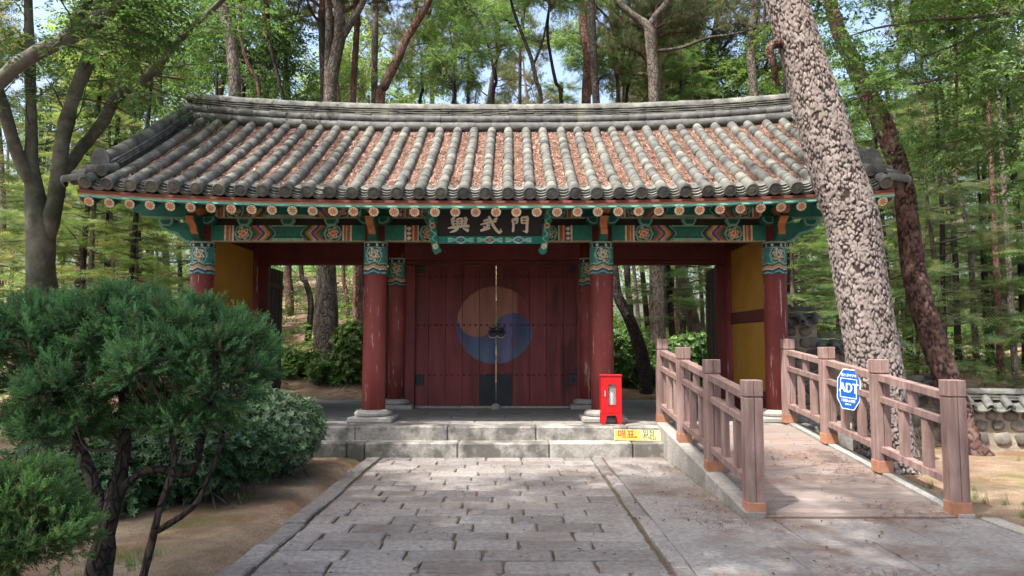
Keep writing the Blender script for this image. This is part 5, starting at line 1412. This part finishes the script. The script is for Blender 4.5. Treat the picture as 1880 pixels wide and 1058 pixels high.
roof_tree('pine_tree', [[(606,190,24), (610,140,24), (616,106,23), (625,60,22), (622,20,18), (615,-10,16), (600,-120,11), (590,-220,7)], [(622,80,15), (640,48,15), (655,24,13), (669,-5,12), (690,-100,8), (700,-200,5)]], 18, m_barkgrey, CR_PINE[2], .65, 'twin-stemmed grey pine rising behind the ridge next to a bending red pine')
roof_tree('pine_tree', [[(431,175,23), (428,110,22), (420,60,20), (411,20,19), (405,-40,16), (395,-200,10)]], 17.5, m_barkgrey, CR_PINE[0], .7, 'mossy pine trunk standing behind the left end of the ridge')
roof_tree('pine_tree', [[(687,190,12), (688,90,12), (690,-5,11), (694,-160,7)]], 26, m_barkgrey, CR_PINE[2], .8, 'thin straight grey pine just left of the bending red pine')
roof_tree('pine_tree', [[(1384,175,16), (1378,90,15), (1388,0,14), (1395,-140,9)]], 22, m_barkgrey, CR_PINE[1], .9, 'upright grey pine behind the ridge close to the big flaky pine')
roof_tree('pine_tree', [[(476,175,8), (460,130,8), (448,95,7), (440,40,7), (446,-60,5)]], 20, m_barkred, CR_PINE[1], .6, 'thin crooked red pine stem beside the mossy pine behind the ridge')
roof_tree('broadleaf_tree', [[(993,192,8), (985,150,8), (976,110,8), (965,80,7), (950,40,6), (938,0,5), (930,-60,3)], [(980,118,5), (992,88,5), (1000,60,4), (1010,0,3)]], 17.5, m_barkdark, CR_BROAD[1], .42, 'bright green young broadleaf tree with dark forked stems behind the ridge')
roof_tree('broadleaf_tree', [[(1030,190,7), (1020,150,7), (1012,110,6), (1005,60,5), (1010,0,4)]], 18.5, m_barkdark, CR_BROAD[1], .45, 'slender dark-stemmed broadleaf sapling right of the bright forked tree')
for (px_, py_, D, cs_, cr) in ((830, 175, 20, .42, 1), (905, 150, 23, .5, 2), (770, 165, 24, .45, 1), (1080, 165, 25, .5, 1), (955, 60, 27, .7, 2), (1150, 150, 26, .5, 0), (860, 60, 30, .7, 1)):
    roof_tree('broadleaf_tree', [[(px_, py_+40, 6), (px_+6, py_, 6), (px_+3, py_-25, 4)]], D, m_barkdark, CR_BROAD[cr], cs_, 'bright green broadleaf tree filling the view behind the middle of the ridge', 'tree', 'broadleaf trees behind the ridge')
# trunks seen through the open side bays
def bay_tree(pts, w0, mat, label, crown=None, cs=.9, y0=15.9, H=9.5, group=None):
    """pts: pixels from the foot upwards"""
    g = ground_hit(*pts[0], y0); D = g[1]; P = [g-np.array([0,0,.3]), g]
    for q, p_ in enumerate(pts[1:]): P.append(at_y(p_[0], p_[1], D))
    d = P[-1]-P[-2]; d /= np.linalg.norm(d); d[2] = max(d[2], .8); z0 = P[-1][2]
    top = P[-1] + d*np.array([.5, .5, 1])*max(1, (g[2]+H-z0)); P.append(P[-1]*.5+top*.5+np.array([rng.normal(0, .12), 0, 0])); P.append(top)
    r = w0*.5*D/F; q = smooth_path(np.array(P), 26); rr = np.interp(np.linspace(0, 1, 26), [0, .06, .2, 1], [1.6, 1.15, 1, .5])*r
    V, Fc = tube(q, rr, 12); t = thing('pine_tree', g, label, 'tree', group); link('trunk', mesh('trunk', V, Fc, mat, smooth=True), t)
    on_top(t, q[-1]-(0,0,.2), crown or CR_PINE[int(rng.integers(3))], cs, rng.uniform(0, 6)); return t
bay_tree([(586, 668), (587, 580), (590, 500)], 24, m_barkgrey, 'thick grey pine in the open left bay, standing before its dark twin')
bay_tree([(610, 655), (607, 560), (602, 490)], 25, m_barkdark, 'thick dark pine in the open left bay, close behind the grey one')
bay_tree([(565, 628), (571, 560), (562, 520), (552, 488)], 12, m_barkdark, 'thin dark curved pine in the open left bay')
bay_tree([(532, 580), (531, 530), (529, 490)], 17, m_barkred, 'red pine at the outer edge of the open left bay beside the door leaf')
bay_tree([(618, 630), (616, 560), (613, 490)], 10, m_barkgrey, 'slim grey pine right of the thick pair in the left bay')
bay_tree([(656, 640), (657, 560), (656, 490)], 22, m_barkred, 'red pine beside the inner red column in the left bay')
bay_tree([(640, 600), (636, 540), (630, 490)], 9, m_barkred, 'thin far red pine between grey pines in the left bay')
bay_tree([(1188, 724), (1180, 660), (1168, 618), (1152, 578), (1135, 545), (1128, 500)], 26, m_barkdark, 'black pine leaning strongly in the open right bay')
bay_tree([(1282, 668), (1272, 590), (1262, 540), (1248, 487)], 27, m_barkgrey, 'thick rough pine leaning in the middle of the right bay')
for (xb, yb_, xt, ww, mt, nm) in ((1162, 640, 1150, 14, m_barkdark, 'dark'), (1176, 632, 1163, 9, m_barkgrey, 'grey'), (1192, 628, 1178, 12, m_barkdark, 'dark'), (1217, 634, 1213, 13, m_barkgrey, 'grey'), (1236, 640, 1232, 14, m_barkdark, 'dark'), (1226, 622, 1224, 8, m_barkred, 'red'), (1292, 645, 1285, 9, m_barkgrey, 'grey'), (1301, 640, 1298, 9, m_barkgrey, 'grey'), (1204, 620, 1200, 7, m_barkred, 'red'), (1252, 622, 1248, 7, m_barkgrey, 'grey')):
    bay_tree([(xb, yb_), ((xb+xt)/2, 560), (xt, 488)], ww, mt, f'slim {nm} pine in the stand seen through the right bay', group='pines seen through the right bay')
for (xb, yb_, xt, yt, ww, mt) in ((1838, 700, 1826, 420, 13, m_barkred), (1795, 690, 1778, 430, 12, m_barkgrey), (1865, 705, 1848, 420, 12, m_barkgrey), (1640, 690, 1650, 480, 10, m_barkgrey), (1682, 690, 1688, 560, 9, m_barkred), (1815, 680, 1806, 560, 7, m_barkdark)):
    bay_tree([(xb, yb_), ((xb+xt)/2, (yb_+yt)/2), (xt, yt)], ww, mt, 'upright pine among the firs right of the dark leaning pine', y0=14, group='pines right of the leaning pine')
for (xb, yb_, xt, yt, ww, mt) in ((180, 505, 140, 300, 16, m_barkred), (258, 502, 255, 380, 8, m_barkred), (175, 500, 170, 360, 20, m_barkgrey), (228, 505, 226, 400, 6, m_barkgrey), (20, 500, 14, 350, 8, m_barkgrey), (290, 510, 286, 420, 6, m_barkgrey), (215, 470, 175, 170, 17, m_barkred), (240, 250, 205, 150, 12, m_barkred)):
    if yb_ > 300: bay_tree([(xb, yb_), ((xb+xt)/2, (yb_+yt)/2), (xt, yt)], ww, mt, 'pine trunk standing on the slope behind the left gable', y0=15, group='pines behind the left gable')
# ------------------------------------------------------------------ the forest behind and the trees overhead
pts = []
def free(x, y, d):
    return all((x-a)**2+(y-b2)**2 > d*d for a, b2 in pts)
KB = ['red pine in the forest behind the gate', 'grey pine in the forest behind the gate']
cnt = 0; tries = 0
while cnt < 30 and tries < 4000:
    tries += 1; y = rng.uniform(24, 62); x = rng.uniform(-.85, .85)*y
    if not free(x, y, 2.4): continue
    pts.append((x, y)); cnt += 1; q = int(rng.integers(6)); red = rng.uniform() < .5
    copy_tree('pine_tree', x, y, q, CR_PINE[int(rng.integers(3))], m_barkred if red else m_barkgrey, rng.uniform(.85, 1.35), KB[0 if red else 1], 'tree', 'pines of the forest', cs=rng.uniform(.85, 1.1))
def fir_label(x, y):
    side = 'beyond the tiled stone wall' if x > 4.5 else 'on the slope beside the mossy forked tree' if x < -4.5 else 'in the wood seen through the open bays'
    return ('feathery fir with low green tiers ' if y < 19 else 'fir with tiered boughs some way back ' if y < 30 else 'far fir deep among the pines ') + side
cnt = 0; tries = 0
while cnt < 44 and tries < 3000:
    tries += 1; y = rng.uniform(17, 48); x = rng.choice([rng.uniform(.30, .85), rng.uniform(-.85, -.35)])*y
    if not free(x, y, 2.0) or (abs(x) < 6.5 and y < 17): continue
    pts.append((x, y)); cnt += 1; q = int(rng.integers(3))
    copy_tree('fir_tree', x, y, 3+q, CR_FIR[q], m_barkdark, rng.uniform(.75, 1.25), fir_label(x, y), 'tree', 'firs at the forest edge', cz=-8.2+rng.uniform(0, 1.6), cs=rng.uniform(.9, 1.2), tr=.7)
for (x, y, cr, s, cz) in ((7.9, 15.5, 0, .8, -8.3), (10.2, 17.5, 2, .8, -7.8), (9.2, 20.5, 0, 1.0, -8.0), (12.6, 21, 2, 1.0, -7.5), (7.0, 19.0, 1, .8, -8.5), (11.8, 15.5, 1, 1.0, -8.4), (-8.6, 16.5, 1, .8, -8.4), (-11, 19, 0, .9, -8.0), (-8.2, 21, 1, .9, -8.2), (15.5, 24, 0, 1.1, -8.0), (4.9, 22.5, 1, 1.0, -7.8), (2.2, 30, 0, 1.1, -8), (6.2, 27, 0, 1.2, -7.5)):
    pts.append((x, y)); copy_tree('fir_tree', x, y, 3+cr, CR_FIR[cr], m_barkdark, s, fir_label(x, y), 'tree', 'firs at the forest edge', cz=cz, cs=1.15, tr=.6)
for (x, y, s, cr) in ((-9, 24, 1.0, 0), (-14, 30, 1.2, 2), (-6, 30, 1.1, 1), (9, 31, 1.1, 0), (15, 34, 1.2, 1), (20, 30, 1.1, 2), (-20, 34, 1.2, 0), (26, 44, 1.3, 0), (10, 46, 1.3, 1)):
    copy_tree('broadleaf_tree', x, y, int(rng.integers(6)), CR_BROAD[cr], m_barkdark, s, 'leafy broadleaf tree among the forest pines', 'tree', 'broadleaf trees of the forest', cz=-3.5, cs=1.1, tr=.7)
# tall broadleaf trees around the forecourt: their crowns dapple the sunlight on roof and paving
for i, (x, y, s, cr, cz) in enumerate(((-7.5, 3.0, 1.1, 0, -1.8), (-6.2, -2.5, 1.15, 2, -1.5), (-11.5, 6.5, 1.15, 0, -2), (-2.6, -6.5, 1.2, 2, -1.5), (3.6, -5.0, 1.1, 0, -1.5), (6.8, 2.2, 1.05, 2, -1.5), (8.8, 6.0, 1.05, 0, -1.0), (-12, -1, 1.2, 2, -1.5), (-9.5, 11.5, 1.15, 2, 0.2), (11, -2, 1.2, 0, -1.5), (-2.4, -1.0, 1.1, 2, -.4), (1.6, -2.2, 1.15, 0, -.6))):
    copy_tree('broadleaf_tree', x, y, int(rng.integers(3)), CR_BROAD[cr], m_barksmooth, s, 'tall broadleaf tree overhanging the paved forecourt', 'tree', 'trees round the forecourt', cz=cz, cs=1.05)

# the wood closing the view far behind, one mass of foliage
n = 12000; Y = rng.uniform(54, 84, n); X = rng.uniform(-.95, .95, n)*Y; hh = 5+5.5*fbm(X*.12, Y*.12, 57)+2.5*fbm(X*.5, Y*.5, 58)
Z = gz(X, Y)+hh*rng.uniform(0, 1, n)**.8; D = rng.normal(size=(n, 3)); V, Fc, C = scatter(SBF[1][0], SBF[1][1], np.stack([X, Y, Z], 1), frames(D, rng.normal(0, .6, n)), rng.uniform(2.0, 4.0, n), palette(G_PINE+G_BROAD+G_FIR, n, .3))
tag(link('distant_wood', mesh('distant_wood', V, Fc, m_broad, cols=C)), 'distant green wood closing the view between the trunks', 'wood', kind='stuff')
# ------------------------------------------------------------------ shrubs
def ell_points(n, c, R, up=.15, shell=.55):
    """points in the outer shell of an ellipsoid with outward directions"""
    D = rng.normal(size=(n, 3)); D /= np.linalg.norm(D, axis=1)[:, None]; s = rng.uniform(shell, 1.0, n)**.7
    return np.array(c)+D*np.array(R)*s[:, None], D/np.array(R)
def spray_juniper(n=15, L=.085, l=.030, W=.0065):
    ps = []
    for i in range(n):
        f = i/(n-1); az = i*2.4; b = np.array([L*f, 0, 0]); d = np.array([.75, .75*math.cos(az), .75*math.sin(az)])*(1.15-.6*f); d /= np.linalg.norm(d)
        s = np.cross(d, (1, .3, .2)); s /= np.linalg.norm(s); ps.append((np.array([b-s*W/2, b+s*W/2, b+d*l*(1.1-.35*f)]), np.array([(0,1,2)])))
    return join(ps)
SJ = [spray_juniper() for _ in range(3)]
G_JUN = [(.075,.185,.068), (.095,.225,.078), (.058,.15,.058), (.115,.25,.09)]
def plumes(cent, out, per, Lp, size, cols, near=None):
    """upright feathery plumes"""
    n = len(cent); ax = out/np.linalg.norm(out, axis=1)[:, None]*.75 + np.array([0,0,.75]) + rng.normal(0, .22, (n, 3)); ax /= np.linalg.norm(ax, axis=1)[:, None]
    f = np.tile(np.linspace(0, 1, per), n); A = np.repeat(ax, per, 0); P = np.repeat(cent, per, 0) + A*(f*Lp*np.repeat(rng.uniform(.7, 1.3, n), per))[:, None]
    sd = rng.normal(size=(n*per, 3)); sd -= A*(sd*A).sum(1)[:, None]; sd /= np.linalg.norm(sd, axis=1)[:, None]
    D = A*(.45+.75*f)[:, None]+sd*(1.0-.75*f)[:, None]
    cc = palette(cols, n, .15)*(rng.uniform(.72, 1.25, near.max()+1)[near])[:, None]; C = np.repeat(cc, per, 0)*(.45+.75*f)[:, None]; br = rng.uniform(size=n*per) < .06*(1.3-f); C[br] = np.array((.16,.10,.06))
    R = frames(D, rng.uniform(0, 6, n*per)); S = size*(1.1-.35*f)*rng.uniform(.8, 1.2, n*per); pick = rng.integers(3, size=n*per)
    Vs, Fs, Cs, b = [], [], [], 0
    for q in range(3):
        k2 = pick == q; V, Fc, C2 = scatter(SJ[q][0], SJ[q][1], P[k2], R[k2], S[k2], C[k2]); Vs.append(V); Fs.append(Fc+b); Cs.append(C2); b += len(V)
    return np.vstack(Vs), np.vstack(Fs), np.vstack(Cs)
def juniper(name, ells, trunks, nplume, label, cols, size=1.0):
    g = trunks[0][0]; t = thing(name, (g[0], g[1], gzf(g[0], g[1])), label, 'shrub')
    cen, out = [], []
    wts = np.array([e[1][0]*e[1][1]+e[1][0]*e[1][2] for e in ells]); wts = wts/wts.sum()
    for (c, Rr), wt in zip(ells, wts):
        P, O = ell_points(int(nplume*wt*1.5), c, Rr, shell=.62)
        keep = np.ones(len(P), bool)
        for (c2, R2) in ells:
            if c2 is c: continue
            keep &= (((P-np.array(c2))/np.array(R2))**2).sum(1) > .45
        keep &= ~((O[:, 2] < -.5/Rr[2]*.8) & (rng.uniform(size=len(P)) < .8))
        cen.append(P[keep]); out.append(O[keep])
    cen = np.vstack(cen); out = np.vstack(out)
    # gather the plumes into puffs with darker gaps between them
    hub = cen[rng.permutation(len(cen))[:max(20, len(cen)//13)]]
    near = np.argmin(((cen[:, None, :]-hub[None])**2).sum(2), 1); cen = hub[near]+(cen-hub[near])*.62; out = out+.5*(cen-hub[near])/.1*np.linalg.norm(out, axis=1)[:, None]
    F1 = plumes(cen, out, 13, .115, size*.95, cols, near)
    w = Wood()
    stemtips = []
    for i, (*pp, r) in enumerate([(*tr[:-1], tr[-1]) for tr in trunks]):
        q = smooth_path(np.array(pp), 14); V, Fc = tube(q, np.linspace(r, r*.45, 14), 9); V = V + rng.normal(0, r*.08, V.shape); link('stem', mesh('stem', V, Fc, m_barkdark, smooth=True), t); stemtips.append(q[-1]); stemtips.append(q[9])
    stemtips = np.array(stemtips)
    for c in cen[rng.permutation(len(cen))[:170]]:
        s = stemtips[np.argmin(np.linalg.norm((stemtips-c)*np.array([1, 1, .5]), axis=1))]
        m2 = (s+c)/2+rng.normal(0, .06, 3)-np.array([0, 0, .03]); w.tube(smooth_path([s, m2, c], 7), np.linspace(.011, .003, 7), 4)
    V, Q = w.arr(); link('branch_tangle', mesh('branch_tangle', V, Q, m_twig), t, kind='stuff')
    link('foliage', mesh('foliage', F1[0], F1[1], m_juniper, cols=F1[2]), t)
    return t
def at(px, py, Y): return at_y(px, py, Y)
JD = 4.75
def E(px, py, Y, rx, ry, rz_):
    return (tuple(at_y(px, py, Y)), (rx*Y/F, ry, rz_*Y/F))
fz = lambda px, Y: np.array([px2x(px, Y), Y, -.1])
juniper('juniper_shrub', [E(85, 645, JD+.1, 105, .50, 82), E(230, 620, JD+.15, 100, .50, 72), E(330, 640, JD, 90, .45, 75), E(415, 660, JD, 78, .40, 62), E(150, 725, JD-.2, 85, .35, 55), E(405, 712, JD-.1, 62, .34, 42), E(10, 690, JD, 70, .45, 80), E(290, 690, JD-.35, 62, .26, 44), E(110, 790, JD-.05, 80, .30, 38), E(330, 770, JD, 80, .30, 34)],
        [[fz(185, JD), at(190, 990, JD), at(215, 900, JD), at(230, 800, JD), at(225, 690, JD), .07], [fz(200, JD+.05), at(198, 1000, JD+.05), at(172, 890, JD+.05), at(130, 780, JD+.05), at(90, 680, JD), .055],
         [at(205, 960, JD), at(220, 900, JD), at(280, 860, JD), at(350, 872, JD-.02), at(372, 800, JD-.05), at(400, 700, JD), .034], [fz(265, JD-.1), at(275, 1010, JD-.1), at(295, 930, JD-.1), at(320, 850, JD-.1), at(310, 760, JD-.1), .028],
         [at(290, 975, JD-.1), at(355, 930, JD-.1), at(390, 860, JD-.05), at(415, 780, JD), at(425, 700, JD), .02]],
        1900, 'large rounded juniper shrub on dark crooked stems beside the path', G_JUN)
J2 = 3.55
juniper('juniper_shrub', [E(40, 935, J2, 62, .22, 46), E(-10, 1010, J2, 90, .25, 80), E(90, 1000, J2-.05, 42, .18, 42)],
        [[fz(20, J2), at(30, 1050, J2), at(50, 960, J2), at(60, 900, J2), .02]], 520, 'small yellow-green juniper shrub in front of the large one', [(.085,.17,.05), (.10,.20,.055), (.065,.135,.045)], .9)
# azalea by the steps: whorled leaves
WH = []
for q in range(3):
    ps = []
    for i in range(8):
        V, Fc = leaf2(.062*rng.uniform(.8, 1.15), .021, .05); ps.append((V @ (rotx(0) @ rotz(i*math.pi/4+rng.uniform(-.2, .2)) @ roty(rng.uniform(-.75, -.1))).T @ np.array([(0,0,1), (0,1,0), (-1,0,0)]).T, Fc))
    WH.append(join(ps))
def azalea(c, R, n, label, name='azalea_shrub', cols=((.105,.185,.095), (.14,.225,.12), (.075,.14,.07), (.21,.28,.18)), group=None, size=1.0):
    g = gzf(c[0], c[1]); t = thing(name, (c[0], c[1], g), label, 'shrub', group); cen = []; out = []
    lob = [(np.array(c)+rng.uniform(-.62, .62, 3)*np.array(R)*np.array([1, 1, .75]), np.array(R)*rng.uniform(.40, .60)) for _ in range(10)] + [(np.array(c)-np.array([0, 0, R[2]*.2]), np.array(R)*.70)]
    for (cc, rr2) in lob:
        P, O = ell_points(int(n/8), cc, rr2, shell=.7); k2 = P[:, 2] > g+.05; cen.append(P[k2]); out.append(O[k2])
    cen = np.vstack(cen); cen = cen+rng.normal(0, .035, cen.shape); out = np.vstack(out); out /= np.linalg.norm(out, axis=1)[:, None]; D = out*.8+np.array([0,0,.55])+rng.normal(0, .3, cen.shape)
    m = len(cen); Rm = frames(D, rng.uniform(0, 6, m)); Cc = palette(cols, m, .3); Sz = size*rng.uniform(.75, 1.25, m); pick = rng.integers(3, size=m); Vs, Fs, Cs, b = [], [], [], 0
    for q in range(3):
        k2 = pick == q; V, Fc, C2 = scatter(WH[q][0], WH[q][1], cen[k2], Rm[k2], Sz[k2], Cc[k2]); Vs.append(V); Fs.append(Fc+b); Cs.append(C2); b += len(V)
    w = Wood()
    for c2 in cen[rng.permutation(m)[:70]]:
        s = np.array([c[0]+rng.normal(0, R[0]*.3), c[1]+rng.normal(0, R[1]*.2), g-.05]); w.tube(smooth_path([s, (s+c2)/2+rng.normal(0, .06, 3), c2], 6), np.linspace(.012, .003, 6), 4)
    V, Q = w.arr(); link('branch_tangle', mesh('branch_tangle', V, Q, m_twig), t, kind='stuff')
    link('foliage', mesh('foliage', np.vstack(Vs), np.vstack(Fs), m_azalea, cols=np.vstack(Cs)), t); return t
azalea(at_y(478, 775, 8.9), (.86, .75, .62), 9000, 'dense azalea bush with pale green leaves at the left end of the steps')
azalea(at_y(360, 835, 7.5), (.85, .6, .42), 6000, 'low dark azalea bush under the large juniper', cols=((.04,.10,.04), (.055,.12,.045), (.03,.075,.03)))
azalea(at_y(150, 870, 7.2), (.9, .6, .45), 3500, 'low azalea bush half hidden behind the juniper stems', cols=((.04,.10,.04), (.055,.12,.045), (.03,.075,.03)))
SH = ((.06,.13,.035), (.09,.18,.05), (.045,.10,.03), (.12,.20,.06))
for (px_, py_, Y, R, lb) in ((655, 650, 17.2, (.55, .5, .85), 'green shrub behind the inner column in the left bay'), (600, 690, 17.0, (.45, .4, .35), 'low shrub at the foot of the thick pines in the left bay'),
                             (530, 680, 17.5, (.6, .5, .4), 'low shrub beside the open leaf in the left bay'), (1150, 660, 17.3, (.55, .5, .75), 'pale shrub left of the black leaning pine in the right bay'), (1235, 660, 17.6, (.8, .5, .65), 'wide shrub right of the black leaning pine in the right bay'), (1300, 670, 18.2, (.6, .5, .55), 'shrub beside the open leaf in the right bay')):
    p0 = at_y(px_, py_, Y); azalea((p0[0], p0[1], max(p0[2], gzf(p0[0], p0[1])+R[2]*.6)), R, 1500, lb, 'forest_shrub', SH, size=1.5)
# ------------------------------------------------------------------ undergrowth and litter
def on_ground(n, xr, yr, dens=None):
    X = rng.uniform(*xr, n); Y = rng.uniform(*yr, n)
    if dens is not None:
        k2 = rng.uniform(size=n) < dens(X, Y); X, Y = X[k2], Y[k2]
    return X, Y, gz(X, Y)
X, Y, Z = on_ground(34000, (-30, 32), (9, 52), lambda x, y: ((np.abs(x) < y*.78) | (y < 16))*((y > 15.7) | (x < -6.9) | ((x > 7.4) & (y > 12)))*np.where(y > 15.7, sstep(.34, .62, fbm(x*.45, y*.45, 31)), .8*sstep(.44, .62, fbm(x*.45, y*.45, 31))))
n = len(X); P = np.stack([X, Y, Z+rng.uniform(.02, .5, n)*(.5+fbm(X*.4, Y*.4, 44))], 1); D = rng.normal(size=(n, 3)); D[:, 2] = np.abs(D[:, 2])*.5+.1
V, Fc, C = scatter(SBF[0][0], SBF[0][1], P, frames(D, rng.normal(0, .4, n)), rng.uniform(.7, 1.5, n), palette([(.08,.17,.035), (.11,.22,.05), (.06,.13,.03), (.13,.23,.06)], n))
tag(link('undergrowth', mesh('undergrowth', V, Fc, m_broad, cols=C)), 'low leafy green undergrowth covering the forest floor', 'undergrowth', kind='stuff')
LIT = [(.30,.13,.075), (.22,.09,.05), (.38,.22,.14), (.16,.075,.05), (.45,.30,.20)]
X, Y, Z = on_ground(14000, (-14, 14), (15.6, 30)); V, Fc, C = needles(np.stack([X, Y, Z+.02], 1), (0, 0, 1), .22, .03, LIT)
tag(link('forest_litter', mesh('forest_litter', V, Fc, m_needle, cols=C)), 'brown needles and twigs strewn over the forest floor', 'litter', kind='stuff')
def pave_z(x, y):
    z = np.full_like(x, .008); rp = (x > 2.27) & (x < 3.97) & (y > RY0) & (y < RY1); return np.where(rp, rz(y)+.004, z)
n = 26000; X = rng.uniform(-1.9, 4.15, n); Y = 3.2+rng.uniform(0, 1, n)*7.0
dn = sstep(.50, .70, fbm(X*1.1, Y*1.6, 61))*(.15+.85*sstep(.9, 1.5, X))+.035
on = (Y < 6.7) | (X < 2.05) | ((X > 2.3) & (X < 3.95)); k2 = (rng.uniform(size=n) < dn) & on; X, Y = X[k2], Y[k2]
V, Fc, C = needles(np.stack([X, Y, pave_z(X, Y)+rng.uniform(0, .006, len(X))], 1), (0, 0, 1), .075, .007, [(.20,.10,.07), (.14,.075,.055), (.28,.17,.125)])
tag(link('pavement_litter', mesh('pavement_litter', V, Fc, m_needle, cols=C)), 'dry pine needles drifted across the paving and ramp', 'litter', kind='stuff')
n = 420; X = rng.uniform(-1.9, 4.1, n); Y = rng.uniform(3.4, 10.1, n); on = (Y < 6.7) | (X < 2.05) | ((X > 2.3) & (X < 3.95)); X, Y = X[on], Y[on]; n = len(X)
LV, LF = leaf2(.035, .022, .3); V, Fc, C = scatter(LV, LF, np.stack([X, Y, pave_z(X, Y)+.012], 1), frames(np.stack([rng.normal(size=n), rng.normal(size=n), .1*rng.normal(size=n)], 1)), rng.uniform(.4, 1.2, n), palette([(.06,.04,.03), (.13,.07,.045), (.04,.03,.025)], n))
tag(link('fallen_leaf_litter', mesh('fallen_leaf_litter', V, Fc, m_needle, cols=C)), 'small dark fallen leaves and cone scales scattered on the paving', 'litter', kind='stuff')
X, Y, Z = on_ground(5200, (-9, -1.98), (3.4, 10.3), lambda x, y: .12+.8*sstep(.56, .68, fbm(x*1.2, y*1.2, 77))); X2, Y2, Z2 = on_ground(3600, (4.35, 10), (3.4, 11), lambda x, y: .2+.7*sstep(.5, .66, fbm(x*1.2, y*1.2, 79)))
X, Y, Z = np.concatenate([X, X2]), np.concatenate([Y, Y2]), np.concatenate([Z, Z2]); V, Fc, C = needles(np.stack([X, Y, Z+.012], 1), (0, 0, 1), .07, .005, LIT)
tag(link('soil_litter', mesh('soil_litter', V, Fc, m_needle, cols=C)), 'brown needles lying on the bare soil beside the paving', 'litter', kind='stuff')
# grass tufts on the soil
GT = join([(np.array([(-.003+dx, dy, 0), (.003+dx, dy, 0), (dx+sx, dy+sy, h)]), np.array([(0,1,2)])) for dx, dy, sx, sy, h in [(rng.normal(0, .02), rng.normal(0, .02), rng.normal(0, .03), rng.normal(0, .03), rng.uniform(.04, .11)) for _ in range(14)]])
X, Y, Z = on_ground(900, (-6, -2.0), (4.2, 9.8), lambda x, y: sstep(.58, .68, fbm(x*.9, y*.9, 91))); X2, Y2, Z2 = on_ground(500, (4.4, 9), (4.5, 10.6), lambda x, y: sstep(.56, .68, fbm(x*.9, y*.9, 93)))
X, Y, Z = np.concatenate([X, X2]), np.concatenate([Y, Y2]), np.concatenate([Z, Z2]); n = len(X)
V, Fc, C = scatter(GT[0], GT[1], np.stack([X, Y, Z-.005], 1), np.tile(np.eye(3), (n, 1, 1)), rng.uniform(.5, 1.2, n), palette([(.10,.17,.05), (.14,.20,.07)], n))
tag(link('grass', mesh('grass', V, Fc, m_broad, cols=C)), 'sparse green grass tufts on the soil beside the paving', 'grass', kind='stuff')
